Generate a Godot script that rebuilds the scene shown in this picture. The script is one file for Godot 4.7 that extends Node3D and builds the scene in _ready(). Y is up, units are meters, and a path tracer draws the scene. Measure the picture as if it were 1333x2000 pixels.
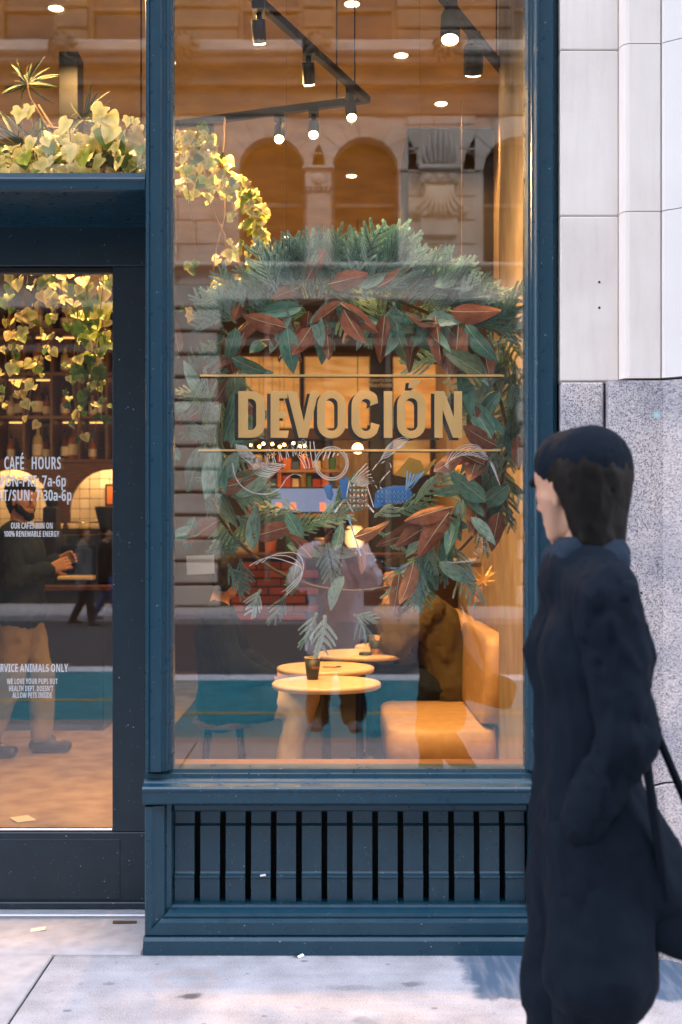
extends Node3D
# Shopfront of a city cafe in open shade. x runs along the facade, y up, z towards the street; the facade stands at z = 0.

const D := 4.2        # distance of the photographer's lens from the facade
const H := 1.48       # height of the lens
const K := 550.0      # photograph pixels per metre on the facade
const LAMPS := 0.25   # how bright the cafe's lamps are turned up

var M := {}
var rng := RandomNumberGenerator.new()
var cells := FastNoiseLite.new()
var taken := {}

# a point of the place from its measured position in the photograph and its depth
func P(x: float, y: float, z := 0.0) -> Vector3:
	var s := (D - z) / D / K
	return Vector3((x - 655.0) * s, H + (1045.0 - y) * s, z)

# the same for things across the street, measured in the window's reflection
func Q(x: float, y: float, z: float) -> Vector3:
	var s := (D + z) / D / K
	return Vector3((x - 655.0) * s, H + (1045.0 - y) * s, z)

class MB:
	var st := SurfaceTool.new()
	var n := 0
	func _init() -> void:
		st.begin(Mesh.PRIMITIVE_TRIANGLES)
		st.set_smooth_group(-1)
	func smooth(g := 1) -> MB:
		st.set_smooth_group(g)
		return self
	func flat() -> MB:
		st.set_smooth_group(-1)
		return self
	func t(a: Vector3, b: Vector3, c: Vector3) -> void:
		st.add_vertex(a); st.add_vertex(c); st.add_vertex(b)
		n += 1
	func q(a: Vector3, b: Vector3, c: Vector3, d: Vector3) -> void:
		t(a, b, c); t(a, c, d)
	func quv(a: Vector3, b: Vector3, c: Vector3, d: Vector3) -> void:
		var p := [a, c, b, a, d, c]
		var u := [Vector2(0, 1), Vector2(1, 0), Vector2(1, 1), Vector2(0, 1), Vector2(0, 0), Vector2(1, 0)]
		for i in 6:
			st.set_uv(u[i]); st.add_vertex(p[i])
	# a box round c with its edges taken off by e
	func box(c: Vector3, s: Vector3, e := 0.0, b := Basis.IDENTITY) -> MB:
		var h := s / 2.0
		if e <= 0.0:
			for ax in 3:
				for sg in [-1.0, 1.0]:
					var u := Vector3.ZERO; var v := Vector3.ZERO; var w := Vector3.ZERO
					w[ax] = h[ax] * sg; u[(ax + 1) % 3] = h[(ax + 1) % 3] * sg; v[(ax + 2) % 3] = h[(ax + 2) % 3]
					q(c + b * (w - u - v), c + b * (w + u - v), c + b * (w + u + v), c + b * (w - u + v))
			return self
		e = minf(e, minf(h.x, minf(h.y, h.z)) * 0.9)
		for ax in 3:
			for sg in [-1.0, 1.0]:
				var u := Vector3.ZERO; var v := Vector3.ZERO; var w := Vector3.ZERO
				w[ax] = h[ax] * sg; u[(ax + 1) % 3] = (h[(ax + 1) % 3] - e) * sg; v[(ax + 2) % 3] = h[(ax + 2) % 3] - e
				q(c + b * (w - u - v), c + b * (w + u - v), c + b * (w + u + v), c + b * (w - u + v))
		for ax in 3:
			var j := (ax + 1) % 3
			var k := (ax + 2) % 3
			for sj in [-1.0, 1.0]:
				for sk in [-1.0, 1.0]:
					var l := Vector3.ZERO; var p := Vector3.ZERO; var r := Vector3.ZERO
					l[ax] = h[ax] - e
					p[j] = h[j] * sj; p[k] = (h[k] - e) * sk
					r[j] = (h[j] - e) * sj; r[k] = h[k] * sk
					if sj * sk > 0: q(c + b * (p - l), c + b * (r - l), c + b * (r + l), c + b * (p + l))
					else: q(c + b * (p - l), c + b * (p + l), c + b * (r + l), c + b * (r - l))
		for sx in [-1.0, 1.0]:
			for sy in [-1.0, 1.0]:
				for sz in [-1.0, 1.0]:
					var x := Vector3(h.x * sx, (h.y - e) * sy, (h.z - e) * sz)
					var y := Vector3((h.x - e) * sx, h.y * sy, (h.z - e) * sz)
					var z := Vector3((h.x - e) * sx, (h.y - e) * sy, h.z * sz)
					if sx * sy * sz > 0: t(c + b * x, c + b * y, c + b * z)
					else: t(c + b * x, c + b * z, c + b * y)
		return self
	func span(lo: Vector3, hi: Vector3, e := 0.0) -> MB:
		return box((lo + hi) / 2.0, (hi - lo).abs(), e)
	# a polygon in the local xy plane drawn out along local z; sh0, sh1 slant its two ends (a mitre)
	func extrude(poly: PackedVector2Array, xf: Transform3D, depth: float, sh0 := Vector3.ZERO, sh1 := Vector3.ZERO) -> MB:
		var area := 0.0
		for i in poly.size():
			var a := poly[i]; var b := poly[(i + 1) % poly.size()]
			area += a.x * b.y - b.x * a.y
		if area < 0: poly.reverse()
		var lo := PackedVector3Array(); var hi := PackedVector3Array()
		for p in poly:
			lo.append(xf * Vector3(p.x, p.y, sh0.x * p.x + sh0.y * p.y + sh0.z))
			hi.append(xf * Vector3(p.x, p.y, depth + sh1.x * p.x + sh1.y * p.y + sh1.z))
		var m := poly.size()
		for i in m:
			var j := (i + 1) % m
			q(lo[i], lo[j], hi[j], hi[i])
		var tri := Geometry2D.triangulate_polygon(poly)
		for i in range(0, tri.size(), 3):
			var a := tri[i]; var b := tri[i + 1]; var c := tri[i + 2]
			if (poly[b] - poly[a]).cross(poly[c] - poly[a]) < 0:
				var s := b; b = c; c = s
			t(hi[a], hi[b], hi[c]); t(lo[a], lo[c], lo[b])
		return self
	# a ring between two outlines with as many points each, drawn out along local z
	func ring(o: PackedVector2Array, i: PackedVector2Array, xf: Transform3D, depth: float, closed := true) -> MB:
		var m := o.size()
		for k in (m if closed else m - 1):
			var j := (k + 1) % m
			var f := func(p: Vector2, z: float) -> Vector3: return xf * Vector3(p.x, p.y, z)
			q(f.call(o[k], depth), f.call(o[j], depth), f.call(i[j], depth), f.call(i[k], depth))
			q(f.call(o[k], 0.0), f.call(i[k], 0.0), f.call(i[j], 0.0), f.call(o[j], 0.0))
			q(f.call(o[k], 0.0), f.call(o[j], 0.0), f.call(o[j], depth), f.call(o[k], depth))
			q(f.call(i[k], depth), f.call(i[j], depth), f.call(i[j], 0.0), f.call(i[k], 0.0))
		if not closed:
			for k in [0, m - 1]:
				q(xf * Vector3(o[k].x, o[k].y, 0), xf * Vector3(o[k].x, o[k].y, depth), xf * Vector3(i[k].x, i[k].y, depth), xf * Vector3(i[k].x, i[k].y, 0))
		return self
	func tube(pts: PackedVector3Array, r0: float, r1: float, sides := 8, caps := true) -> MB:
		var m := pts.size()
		var rings := []
		var up := Vector3.UP
		for i in m:
			var d := (pts[mini(i + 1, m - 1)] - pts[maxi(i - 1, 0)]).normalized()
			if absf(d.dot(up)) > 0.95: up = Vector3.RIGHT if absf(d.x) < 0.9 else Vector3.BACK
			var x := up.cross(d).normalized()
			var y := d.cross(x)
			up = y
			var r := lerpf(r0, r1, float(i) / maxf(m - 1, 1))
			var ring_ := PackedVector3Array()
			for k in sides:
				var a := TAU * k / sides
				ring_.append(pts[i] + (x * cos(a) + y * sin(a)) * r)
			rings.append(ring_)
		for i in m - 1:
			for k in sides:
				var k2 := (k + 1) % sides
				q(rings[i][k], rings[i][k2], rings[i + 1][k2], rings[i + 1][k])
		if caps:
			for k in range(1, sides - 1):
				t(rings[0][0], rings[0][k + 1], rings[0][k])
				t(rings[m - 1][0], rings[m - 1][k], rings[m - 1][k + 1])
		return self
	# a profile of (radius, height) turned about local y
	func lathe(prof: Array, xf: Transform3D, sides := 24) -> MB:
		for i in prof.size() - 1:
			for k in sides:
				var a := TAU * k / sides
				var b := TAU * (k + 1) / sides
				var f := func(p: Vector2, g: float) -> Vector3: return xf * Vector3(p.x * cos(g), p.y, -p.x * sin(g))
				var p0: Vector2 = prof[i]
				var p1: Vector2 = prof[i + 1]
				if p0.x < 1e-5: t(f.call(p0, a), f.call(p1, b), f.call(p1, a))
				elif p1.x < 1e-5: t(f.call(p0, a), f.call(p0, b), f.call(p1, a))
				else: q(f.call(p0, a), f.call(p0, b), f.call(p1, b), f.call(p1, a))
		return self
	func ball(c: Vector3, r: Vector3, sides := 14, b := Basis.IDENTITY) -> MB:
		var prof := []
		for i in sides / 2 + 1:
			var a := -PI / 2 + PI * i / (sides / 2)
			prof.append(Vector2(maxf(cos(a), 0.0) if i > 0 and i < sides / 2 else 0.0, sin(a)))
		return lathe(prof, Transform3D(b * Basis.from_scale(r), c), sides)
	# a painted stroke lying in the plane z = const
	func stroke(pts: PackedVector2Array, w: float, z: float) -> MB:
		var m := pts.size()
		for i in m - 1:
			var d := (pts[i + 1] - pts[i]).normalized() * w / 2.0
			var s := Vector2(-d.y, d.x)
			var a := pts[i] - d * 0.6
			var b := pts[i + 1] + d * 0.6
			q(Vector3(a.x - s.x, a.y - s.y, z), Vector3(b.x - s.x, b.y - s.y, z), Vector3(b.x + s.x, b.y + s.y, z), Vector3(a.x + s.x, a.y + s.y, z))
		return self
	func done() -> ArrayMesh:
		st.index()
		st.generate_normals()
		return st.commit()

func numbered(called: String) -> String:
	taken[called] = taken.get(called, -1) + 1
	return called if taken[called] == 0 else "%s_%03d" % [called, taken[called]]

func thing(called: String, label: String, category: String, at := Vector3.ZERO, group := "") -> Node3D:
	var o := Node3D.new()
	o.name = numbered(called)
	add_child(o, true)
	o.position = at
	tag(o, label, category, group)
	return o

func tag(o: Node3D, label: String, category: String, group := "") -> Node3D:
	o.set_meta("label", label)
	o.set_meta("category", category)
	if group: o.set_meta("group", group)
	return o

# commits a mesh built in world coordinates as one named object, under its thing or at top level
func obj(called: String, shape, m, parent: Node3D = null) -> MeshInstance3D:
	var o := MeshInstance3D.new()
	o.mesh = shape.done() if shape is MB else shape
	if m is Material: o.material_override = m
	if parent == null:
		o.name = numbered(called)
		add_child(o, true)
	else:
		o.name = called
		parent.add_child(o, true)
		o.position = parent.global_transform.affine_inverse() * Vector3.ZERO
	return o

# a piece in its parent's own axes
func piece(called: String, mesh: Mesh, m, parent: Node3D, xf := Transform3D()) -> MeshInstance3D:
	var o := MeshInstance3D.new()
	o.mesh = mesh
	if m is Material: o.material_override = m
	o.name = called
	parent.add_child(o, true)
	o.transform = xf
	return o

func struct(called: String, shape, m, parent: Node3D = null) -> MeshInstance3D:
	var o := obj(called, shape, m, parent)
	if parent == null: o.set_meta("kind", "structure")
	return o

func copy(o: Node3D, called: String, at: Vector3, label := "") -> Node3D:
	var c: Node3D = o.duplicate()
	c.name = numbered(called)
	add_child(c, true)
	c.position = at
	if label: c.set_meta("label", label)
	return c

func lin(r: float, g: float, b: float) -> Color:
	return Color(r, g, b).linear_to_srgb()

func mat(called: String, c: Color, rough := 0.6, metal := 0.0) -> StandardMaterial3D:
	var m := StandardMaterial3D.new()
	m.resource_name = called
	m.albedo_color = c
	m.roughness = rough
	m.metallic = metal
	M[called] = m
	return m

func noise_tex(freq: float, stops: Array, kind := FastNoiseLite.TYPE_SIMPLEX_SMOOTH, octaves := 4, size := 512, seed_ := 1) -> NoiseTexture2D:
	var n := FastNoiseLite.new()
	n.noise_type = kind
	n.frequency = freq
	n.seed = seed_
	n.fractal_octaves = octaves
	if kind == FastNoiseLite.TYPE_CELLULAR:
		n.cellular_return_type = FastNoiseLite.RETURN_CELL_VALUE
		n.fractal_type = FastNoiseLite.FRACTAL_NONE
	var t := NoiseTexture2D.new()
	t.width = size; t.height = size
	t.seamless = true
	t.noise = n
	if stops.size():
		var g := Gradient.new()
		var off := PackedFloat32Array(); var col := PackedColorArray()
		for s in stops:
			off.append(s[0]); col.append(s[1])
		g.offsets = off; g.colors = col
		t.color_ramp = g
	return t

func textured(m: StandardMaterial3D, t: Texture2D, per_metre: float) -> StandardMaterial3D:
	m.albedo_texture = t
	m.albedo_color = Color.WHITE
	m.uv1_triplanar = true
	m.uv1_world_triplanar = true
	m.uv1_scale = Vector3.ONE * per_metre
	return m

func relief(m: StandardMaterial3D, t: Texture2D, cm: float) -> StandardMaterial3D:
	m.heightmap_enabled = true
	m.heightmap_texture = t
	m.heightmap_scale = cm
	return m

func glowing(called: String, c: Color, energy: float) -> StandardMaterial3D:
	if M.has(called): return M[called]
	var m := mat(called, c, 0.4)
	m.emission_enabled = true
	m.emission = c
	m.emission_energy_multiplier = energy
	return m

func poly(a: Array) -> PackedVector2Array:
	var p := PackedVector2Array()
	for i in range(0, a.size(), 2): p.append(Vector2(a[i], a[i + 1]))
	return p

# profile given as (x, z), standing from y0 up to y1
func upright(mb: MB, prof: PackedVector2Array, y0: float, y1: float, sh0 := Vector3.ZERO, sh1 := Vector3.ZERO) -> MB:
	return mb.extrude(prof, Transform3D(Basis(Vector3.RIGHT, Vector3.BACK, Vector3.DOWN), Vector3(0, y1, 0)), y1 - y0, sh0, sh1)

# profile given as (z, y), lying from x0 to x1
func lying(mb: MB, prof: PackedVector2Array, x0: float, x1: float, sh0 := Vector3.ZERO, sh1 := Vector3.ZERO) -> MB:
	return mb.extrude(prof, Transform3D(Basis(Vector3.BACK, Vector3.UP, Vector3.LEFT), Vector3(x1, 0, 0)), x1 - x0, sh0, sh1)

func spot(at: Vector3, towards: Vector3, energy: float, angle: float, c := Color(1.0, 0.74, 0.42), size := 0.03) -> SpotLight3D:
	var l := SpotLight3D.new()
	l.name = "spot_lamp_light"
	add_child(l, true)
	l.position = at
	var up := Vector3.UP if absf((towards - at).normalized().y) < 0.98 else Vector3.BACK
	l.look_at(towards, up)
	l.light_color = c
	l.light_energy = energy * LAMPS
	l.spot_angle = angle
	l.spot_angle_attenuation = 0.6
	l.spot_range = 14.0
	l.spot_attenuation = 2.0
	l.light_size = size
	l.shadow_enabled = true
	return l

func omni(at: Vector3, energy: float, c := Color(1.0, 0.72, 0.4), size := 0.05) -> OmniLight3D:
	var l := OmniLight3D.new()
	l.name = "lamp_light"
	add_child(l, true)
	l.position = at
	l.light_color = c
	l.light_energy = energy * LAMPS
	l.omni_range = 14.0
	l.omni_attenuation = 2.0
	l.light_size = size
	l.shadow_enabled = true
	return l

# ---- skins grown over bones: smooth union of tapered capsules, meshed with surface nets
func skin(bones: Array, cell: float, k := 0.03, wrinkle := 0.0, wfreq := 9.0, into: SurfaceTool = null) -> SurfaceTool:
	var lo := Vector3.ONE * 1e9
	var hi := -lo
	for b in bones:
		var r := maxf(b[2], b[3]) + cell * 2.0 + wrinkle
		for p in [b[0], b[1]]:
			lo = lo.min(p - Vector3.ONE * r); hi = hi.max(p + Vector3.ONE * r)
	var nx := int((hi.x - lo.x) / cell) + 2
	var ny := int((hi.y - lo.y) / cell) + 2
	var nz := int((hi.z - lo.z) / cell) + 2
	var f := PackedFloat32Array()
	f.resize(nx * ny * nz)
	f.fill(1.0)
	for b in bones:
		var a: Vector3 = b[0]; var c: Vector3 = b[1]
		var ra: float = b[2]; var rb: float = b[3]
		var d := c - a
		var dd := maxf(d.length_squared(), 1e-9)
		var pad := maxf(ra, rb) + k + cell * 2.0
		var l := ((a.min(c) - Vector3.ONE * pad - lo) / cell).floor()
		var h := ((a.max(c) + Vector3.ONE * pad - lo) / cell).ceil()
		for z in range(maxi(0, int(l.z)), mini(nz, int(h.z) + 1)):
			for y in range(maxi(0, int(l.y)), mini(ny, int(h.y) + 1)):
				var row := (z * ny + y) * nx
				for x in range(maxi(0, int(l.x)), mini(nx, int(h.x) + 1)):
					var p := lo + Vector3(x, y, z) * cell - a
					var t := clampf(p.dot(d) / dd, 0.0, 1.0)
					var v := (p - d * t).length() - lerpf(ra, rb, t)
					var w := f[row + x]
					var e := maxf(k - absf(v - w), 0.0) / k
					f[row + x] = minf(v, w) - e * e * k * 0.25
	if wrinkle > 0.0:
		for z in nz:
			for y in ny:
				var row := (z * ny + y) * nx
				for x in nx:
					if absf(f[row + x]) < cell * 2.5:
						var p := (lo + Vector3(x, y, z) * cell) * wfreq
						f[row + x] += wrinkle * (-0.55 + 0.8 * cells.get_noise_3d(p.x, p.y * 0.5, p.z) + 1.0 * absf(cells.get_noise_3d(p.x * 1.7 + 9.0, p.y * 1.0 + p.x * 0.6, p.z * 1.7)))
	var at := PackedInt32Array()
	at.resize(nx * ny * nz)
	at.fill(-1)
	var verts := PackedVector3Array()
	for z in nz - 1:
		for y in ny - 1:
			for x in nx - 1:
				var i := (z * ny + y) * nx + x
				if absf(f[i]) > cell * 4.0: continue
				var s := Vector3.ZERO
				var n := 0
				for e in [[0, 0, 0, 1, 0, 0], [0, 1, 0, 1, 1, 0], [0, 0, 1, 1, 0, 1], [0, 1, 1, 1, 1, 1], [0, 0, 0, 0, 1, 0], [1, 0, 0, 1, 1, 0], [0, 0, 1, 0, 1, 1], [1, 0, 1, 1, 1, 1], [0, 0, 0, 0, 0, 1], [1, 0, 0, 1, 0, 1], [0, 1, 0, 0, 1, 1], [1, 1, 0, 1, 1, 1]]:
					var va := f[i + e[0] + e[1] * nx + e[2] * nx * ny]
					var vb := f[i + e[3] + e[4] * nx + e[5] * nx * ny]
					if (va < 0.0) != (vb < 0.0):
						var t := va / (va - vb)
						s += Vector3(lerpf(e[0], e[3], t), lerpf(e[1], e[4], t), lerpf(e[2], e[5], t))
						n += 1
				if n:
					at[i] = verts.size()
					verts.append(lo + (Vector3(x, y, z) + s / n) * cell)
	var st := into
	if st == null:
		st = SurfaceTool.new()
		st.begin(Mesh.PRIMITIVE_TRIANGLES)
	st.set_smooth_group(1)
	var steps := [1, nx, nx * ny]
	for z in range(1, nz - 1):
		for y in range(1, ny - 1):
			for x in range(1, nx - 1):
				var i := (z * ny + y) * nx + x
				if at[i] < 0: continue
				for ax in 3:
					var ina := f[i] < 0.0
					if ina == (f[i + steps[ax]] < 0.0): continue
					var u: int = steps[(ax + 1) % 3]
					var v: int = steps[(ax + 2) % 3]
					var c0 := at[i]; var c1 := at[i - u]; var c2 := at[i - u - v]; var c3 := at[i - v]
					if c0 < 0 or c1 < 0 or c2 < 0 or c3 < 0: continue
					var order := [c0, c2, c1, c0, c3, c2] if ina else [c0, c1, c2, c0, c2, c3]
					for o in order: st.add_vertex(verts[o])
	return st

func skinned(st: SurfaceTool) -> ArrayMesh:
	st.index()
	st.generate_normals()
	return st.commit()

func _ready() -> void:
	# camera: level, squarely on to the facade, a little rise in the lens
	var cam := Camera3D.new()
	cam.name = "camera"
	cam.projection = Camera3D.PROJECTION_FRUSTUM
	cam.near = 0.03
	cam.far = 600.0
	cam.size = 2000.0 / K / D * cam.near
	cam.frustum_offset = Vector2(11.5, 45.0) / K / D * cam.near
	cam.position = Vector3(0, H, D)
	add_child(cam)
	cam.current = true
	var lens := CameraAttributesPhysical.new()
	lens.frustum_focal_length = 45.0
	lens.frustum_focus_distance = 4.5
	lens.frustum_near = 0.03
	lens.frustum_far = 600.0
	lens.exposure_aperture = 3.4
	cam.attributes = lens
	# bright hazy sky over the street; the sun stands behind the cafe, so its front lies in open shade
	var sky := ProceduralSkyMaterial.new()
	sky.sky_top_color = Color(0.80, 0.83, 0.91)
	sky.sky_horizon_color = Color(0.97, 0.945, 0.945)
	sky.sky_curve = 0.2
	sky.sky_energy_multiplier = 1.75
	sky.ground_bottom_color = Color(0.3, 0.3, 0.32)
	sky.ground_horizon_color = Color(0.6, 0.62, 0.66)
	var env := Environment.new()
	env.background_mode = Environment.BG_SKY
	env.sky = Sky.new()
	env.sky.sky_material = sky
	env.background_energy_multiplier = 1.0
	env.tonemap_mode = Environment.TONE_MAPPER_LINEAR
	env.tonemap_exposure = 2.0
	env.sdfgi_enabled = true
	env.ssao_enabled = true
	env.ssil_enabled = true
	var we := WorldEnvironment.new()
	we.name = "world"
	we.environment = env
	add_child(we)
	var sun := DirectionalLight3D.new()
	sun.name = "sun"
	add_child(sun)
	sun.look_at_from_position(Vector3.ZERO, Vector3(-0.22, -0.74, 0.66), Vector3.UP)
	sun.light_color = Color(1.0, 0.93, 0.82)
	sun.light_energy = 0.6
	sun.light_angular_distance = 0.5
	sun.shadow_enabled = true

	rng.seed = 20240
	make_materials()
	build_ground()
	build_shell()
	build_shopfront()
	build_pier()
	build_opposite()
	build_lights()
	build_room()
	build_bar()
	build_seating()
	build_wreath()
	build_ivy()
	build_people()

# ---------------------------------------------------------------- materials
func make_materials() -> void:
	var m: StandardMaterial3D
	m = mat("paint", lin(0.014, 0.040, 0.068), 0.30)
	textured(m, noise_tex(0.02, [[0.0, lin(0.0058, 0.036, 0.061)], [0.5, lin(0.0065, 0.040, 0.067)], [1.0, lin(0.0075, 0.044, 0.072)]], FastNoiseLite.TYPE_SIMPLEX_SMOOTH, 5), 0.9)
	m.detail_enabled = true
	m.detail_albedo = dirt_specks()
	m.detail_blend_mode = BaseMaterial3D.BLEND_MODE_MIX
	m.roughness_texture = noise_tex(0.03, [[0.0, Color(0.55, 0.55, 0.55)], [1.0, Color(1, 1, 1)]], FastNoiseLite.TYPE_SIMPLEX_SMOOTH, 5, 512, 3)
	m.roughness = 0.42
	m = mat("paint_door", lin(0.011, 0.026, 0.04), 0.4)
	textured(m, noise_tex(0.02, [[0.0, lin(0.004, 0.018, 0.030)], [1.0, lin(0.007, 0.025, 0.041)]], FastNoiseLite.TYPE_SIMPLEX_SMOOTH, 5), 0.8)
	m.detail_enabled = true
	m.detail_albedo = M.paint.detail_albedo
	m.detail_blend_mode = BaseMaterial3D.BLEND_MODE_MIX
	mat("void", lin(0.01, 0.012, 0.014), 0.8)
	# stone of the pier: pinkish painted limestone over salt-and-pepper granite
	m = mat("limestone", lin(0.72, 0.66, 0.665), 0.85)
	textured(m, noise_tex(0.006, [[0.0, lin(0.69, 0.61, 0.56)], [0.35, lin(0.765, 0.685, 0.63)], [0.6, lin(0.79, 0.71, 0.655)], [1.0, lin(0.82, 0.745, 0.695)]], FastNoiseLite.TYPE_SIMPLEX_SMOOTH, 6), 0.55)
	relief(m, noise_tex(0.12, [], FastNoiseLite.TYPE_SIMPLEX_SMOOTH, 3, 512, 12), 0.04)
	m.detail_enabled = true
	m.detail_blend_mode = BaseMaterial3D.BLEND_MODE_MUL
	m.detail_uv_layer = BaseMaterial3D.DETAIL_UV_2
	m.uv2_triplanar = true
	m.uv2_world_triplanar = true
	m.uv2_scale = Vector3(2.6, 0.30, 2.6)
	m.detail_albedo = noise_tex(0.02, [[0.0, Color(0.972, 0.966, 0.962)], [0.4, Color(0.99, 0.988, 0.986)], [1.0, Color(1, 1, 1)]], FastNoiseLite.TYPE_SIMPLEX_SMOOTH, 6, 512, 23)
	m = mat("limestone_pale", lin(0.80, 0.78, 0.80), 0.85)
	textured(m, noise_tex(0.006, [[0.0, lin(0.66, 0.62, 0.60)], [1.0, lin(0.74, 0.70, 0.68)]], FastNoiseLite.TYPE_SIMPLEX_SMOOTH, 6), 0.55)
	m = mat("granite", Color.WHITE, 0.62)
	textured(m, noise_tex(0.27, [[0.0, lin(0.13, 0.13, 0.15)], [0.10, lin(0.21, 0.21, 0.23)], [0.26, lin(0.40, 0.385, 0.40)], [0.5, lin(0.54, 0.515, 0.525)], [0.75, lin(0.65, 0.61, 0.61)], [1.0, lin(0.76, 0.70, 0.685)]], FastNoiseLite.TYPE_CELLULAR, 1, 1024, 5), 1.0)
	m.detail_enabled = true
	m.detail_blend_mode = BaseMaterial3D.BLEND_MODE_MUL
	m.detail_albedo = noise_tex(0.008, [[0.0, Color(0.78, 0.78, 0.82)], [0.35, Color(0.88, 0.875, 0.89)], [0.6, Color(0.96, 0.94, 0.94)], [1.0, Color(1, 0.97, 0.95)]], FastNoiseLite.TYPE_SIMPLEX_SMOOTH, 6, 512, 21)
	m.uv2_triplanar = true
	m.uv2_world_triplanar = true
	m.uv2_scale = Vector3.ONE * 0.83
	m.detail_uv_layer = BaseMaterial3D.DETAIL_UV_2
	relief(m, noise_tex(0.2, [], FastNoiseLite.TYPE_SIMPLEX_SMOOTH, 2, 512, 6), 0.05)
	mat("mortar_pale", lin(0.42, 0.37, 0.36), 0.95)
	mat("mortar", lin(0.05, 0.05, 0.06), 0.95)
	# ground
	m = mat("pavement", Color.WHITE, 0.82)
	m.albedo_texture = pavement_picture()
	relief(m, noise_tex(0.25, [], FastNoiseLite.TYPE_SIMPLEX_SMOOTH, 3, 512, 7), 0.02)
	m = mat("concrete", lin(0.42, 0.41, 0.44), 0.85)
	textured(m, noise_tex(0.012, [[0.0, lin(0.32, 0.305, 0.32)], [0.5, lin(0.39, 0.375, 0.39)], [1.0, lin(0.45, 0.435, 0.45)]], FastNoiseLite.TYPE_SIMPLEX_SMOOTH, 6, 1024), 0.7)
	relief(m, noise_tex(0.2, [], FastNoiseLite.TYPE_SIMPLEX_SMOOTH, 3, 512, 9), 0.05)
	m = mat("kerbstone", lin(0.30, 0.30, 0.31), 0.8)
	m = mat("asphalt", lin(0.055, 0.056, 0.06), 0.9)
	textured(m, noise_tex(0.02, [[0.0, lin(0.048, 0.053, 0.060)], [1.0, lin(0.075, 0.081, 0.09)]], FastNoiseLite.TYPE_SIMPLEX_SMOOTH, 6), 0.25)
	m = mat("bike_green", lin(0.02, 0.20, 0.19), 0.85)
	textured(m, noise_tex(0.02, [[0.0, lin(0.012, 0.16, 0.20)], [0.5, lin(0.016, 0.23, 0.29)], [1.0, lin(0.022, 0.29, 0.35)]], FastNoiseLite.TYPE_SIMPLEX_SMOOTH, 6, 512, 4), 0.3)
	mat("road_white", lin(0.7, 0.72, 0.75), 0.8)
	mat("road_yellow", lin(0.38, 0.30, 0.10), 0.8)
	mat("steel_strip", lin(0.55, 0.57, 0.62), 0.45, 0.4)
	# across the street
	m = mat("facade_stone", lin(0.42, 0.36, 0.30), 0.85)
	textured(m, noise_tex(0.01, [[0.0, lin(0.30, 0.28, 0.25)], [0.5, lin(0.40, 0.375, 0.34)], [1.0, lin(0.48, 0.45, 0.415)]], FastNoiseLite.TYPE_SIMPLEX_SMOOTH, 6, 512, 2), 0.2)
	m = mat("facade_shaded", lin(0.15, 0.13, 0.10), 0.85)  # the facade stone again, with shade put into its colour
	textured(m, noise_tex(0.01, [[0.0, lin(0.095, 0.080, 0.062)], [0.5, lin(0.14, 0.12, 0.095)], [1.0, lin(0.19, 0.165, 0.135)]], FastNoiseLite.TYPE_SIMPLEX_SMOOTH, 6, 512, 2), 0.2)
	mat("facade_dark", lin(0.16, 0.15, 0.14), 0.85)
	mat("dark_window", lin(0.012, 0.013, 0.015), 0.15)
	mat("window_timber", lin(0.12, 0.10, 0.085), 0.6)
	mat("shop_dark", lin(0.02, 0.022, 0.026), 0.5)
	# inside
	m = mat("ceiling_ochre", lin(0.55, 0.34, 0.15), 0.8)
	textured(m, noise_tex(0.015, [[0.0, lin(0.40, 0.265, 0.06)], [0.5, lin(0.50, 0.34, 0.085)], [1.0, lin(0.60, 0.42, 0.12)]], FastNoiseLite.TYPE_SIMPLEX_SMOOTH, 5, 512, 31), 0.3)
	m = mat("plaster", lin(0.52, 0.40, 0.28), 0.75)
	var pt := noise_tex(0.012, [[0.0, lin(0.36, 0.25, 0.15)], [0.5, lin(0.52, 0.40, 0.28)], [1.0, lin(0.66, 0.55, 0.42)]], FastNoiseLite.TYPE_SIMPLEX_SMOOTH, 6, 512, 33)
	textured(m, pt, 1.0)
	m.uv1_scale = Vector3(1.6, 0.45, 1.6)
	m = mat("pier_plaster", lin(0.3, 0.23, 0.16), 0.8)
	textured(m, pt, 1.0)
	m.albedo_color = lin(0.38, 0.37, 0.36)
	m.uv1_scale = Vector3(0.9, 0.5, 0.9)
	mat("wall_dark_mat", lin(0.03, 0.024, 0.02), 0.7)
	mat("wall_dark", lin(0.10, 0.065, 0.04), 0.7)
	m = mat("floor_timber", lin(0.42, 0.27, 0.16), 0.5)
	textured(m, noise_tex(0.012, [[0.0, lin(0.24, 0.16, 0.09)], [0.5, lin(0.36, 0.255, 0.155)], [1.0, lin(0.46, 0.345, 0.22)]], FastNoiseLite.TYPE_SIMPLEX_SMOOTH, 6, 512, 41), 0.6)
	m = mat("walnut", lin(0.10, 0.045, 0.02), 0.45)
	textured(m, noise_tex(0.02, [[0.0, lin(0.07, 0.028, 0.012)], [1.0, lin(0.15, 0.07, 0.03)]], FastNoiseLite.TYPE_SIMPLEX_SMOOTH, 5, 512, 43), 1.0)
	m.uv1_scale = Vector3(0.8, 5.0, 5.0)
	m = mat("oak", lin(0.40, 0.24, 0.12), 0.5)
	mat("black_metal", lin(0.012, 0.013, 0.014), 0.45, 0.3)
	mat("chrome", lin(0.6, 0.58, 0.55), 0.2, 1.0)
	mat("white_tile", lin(0.72, 0.66, 0.56), 0.25)
	m = mat("brick_red", lin(0.30, 0.07, 0.03), 0.85)
	mat("brick_brown", lin(0.22, 0.06, 0.03), 0.85)
	mat("brick_orange", lin(0.36, 0.10, 0.045), 0.85)
	mat("table_stone", lin(0.62, 0.50, 0.38), 0.35)
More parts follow.
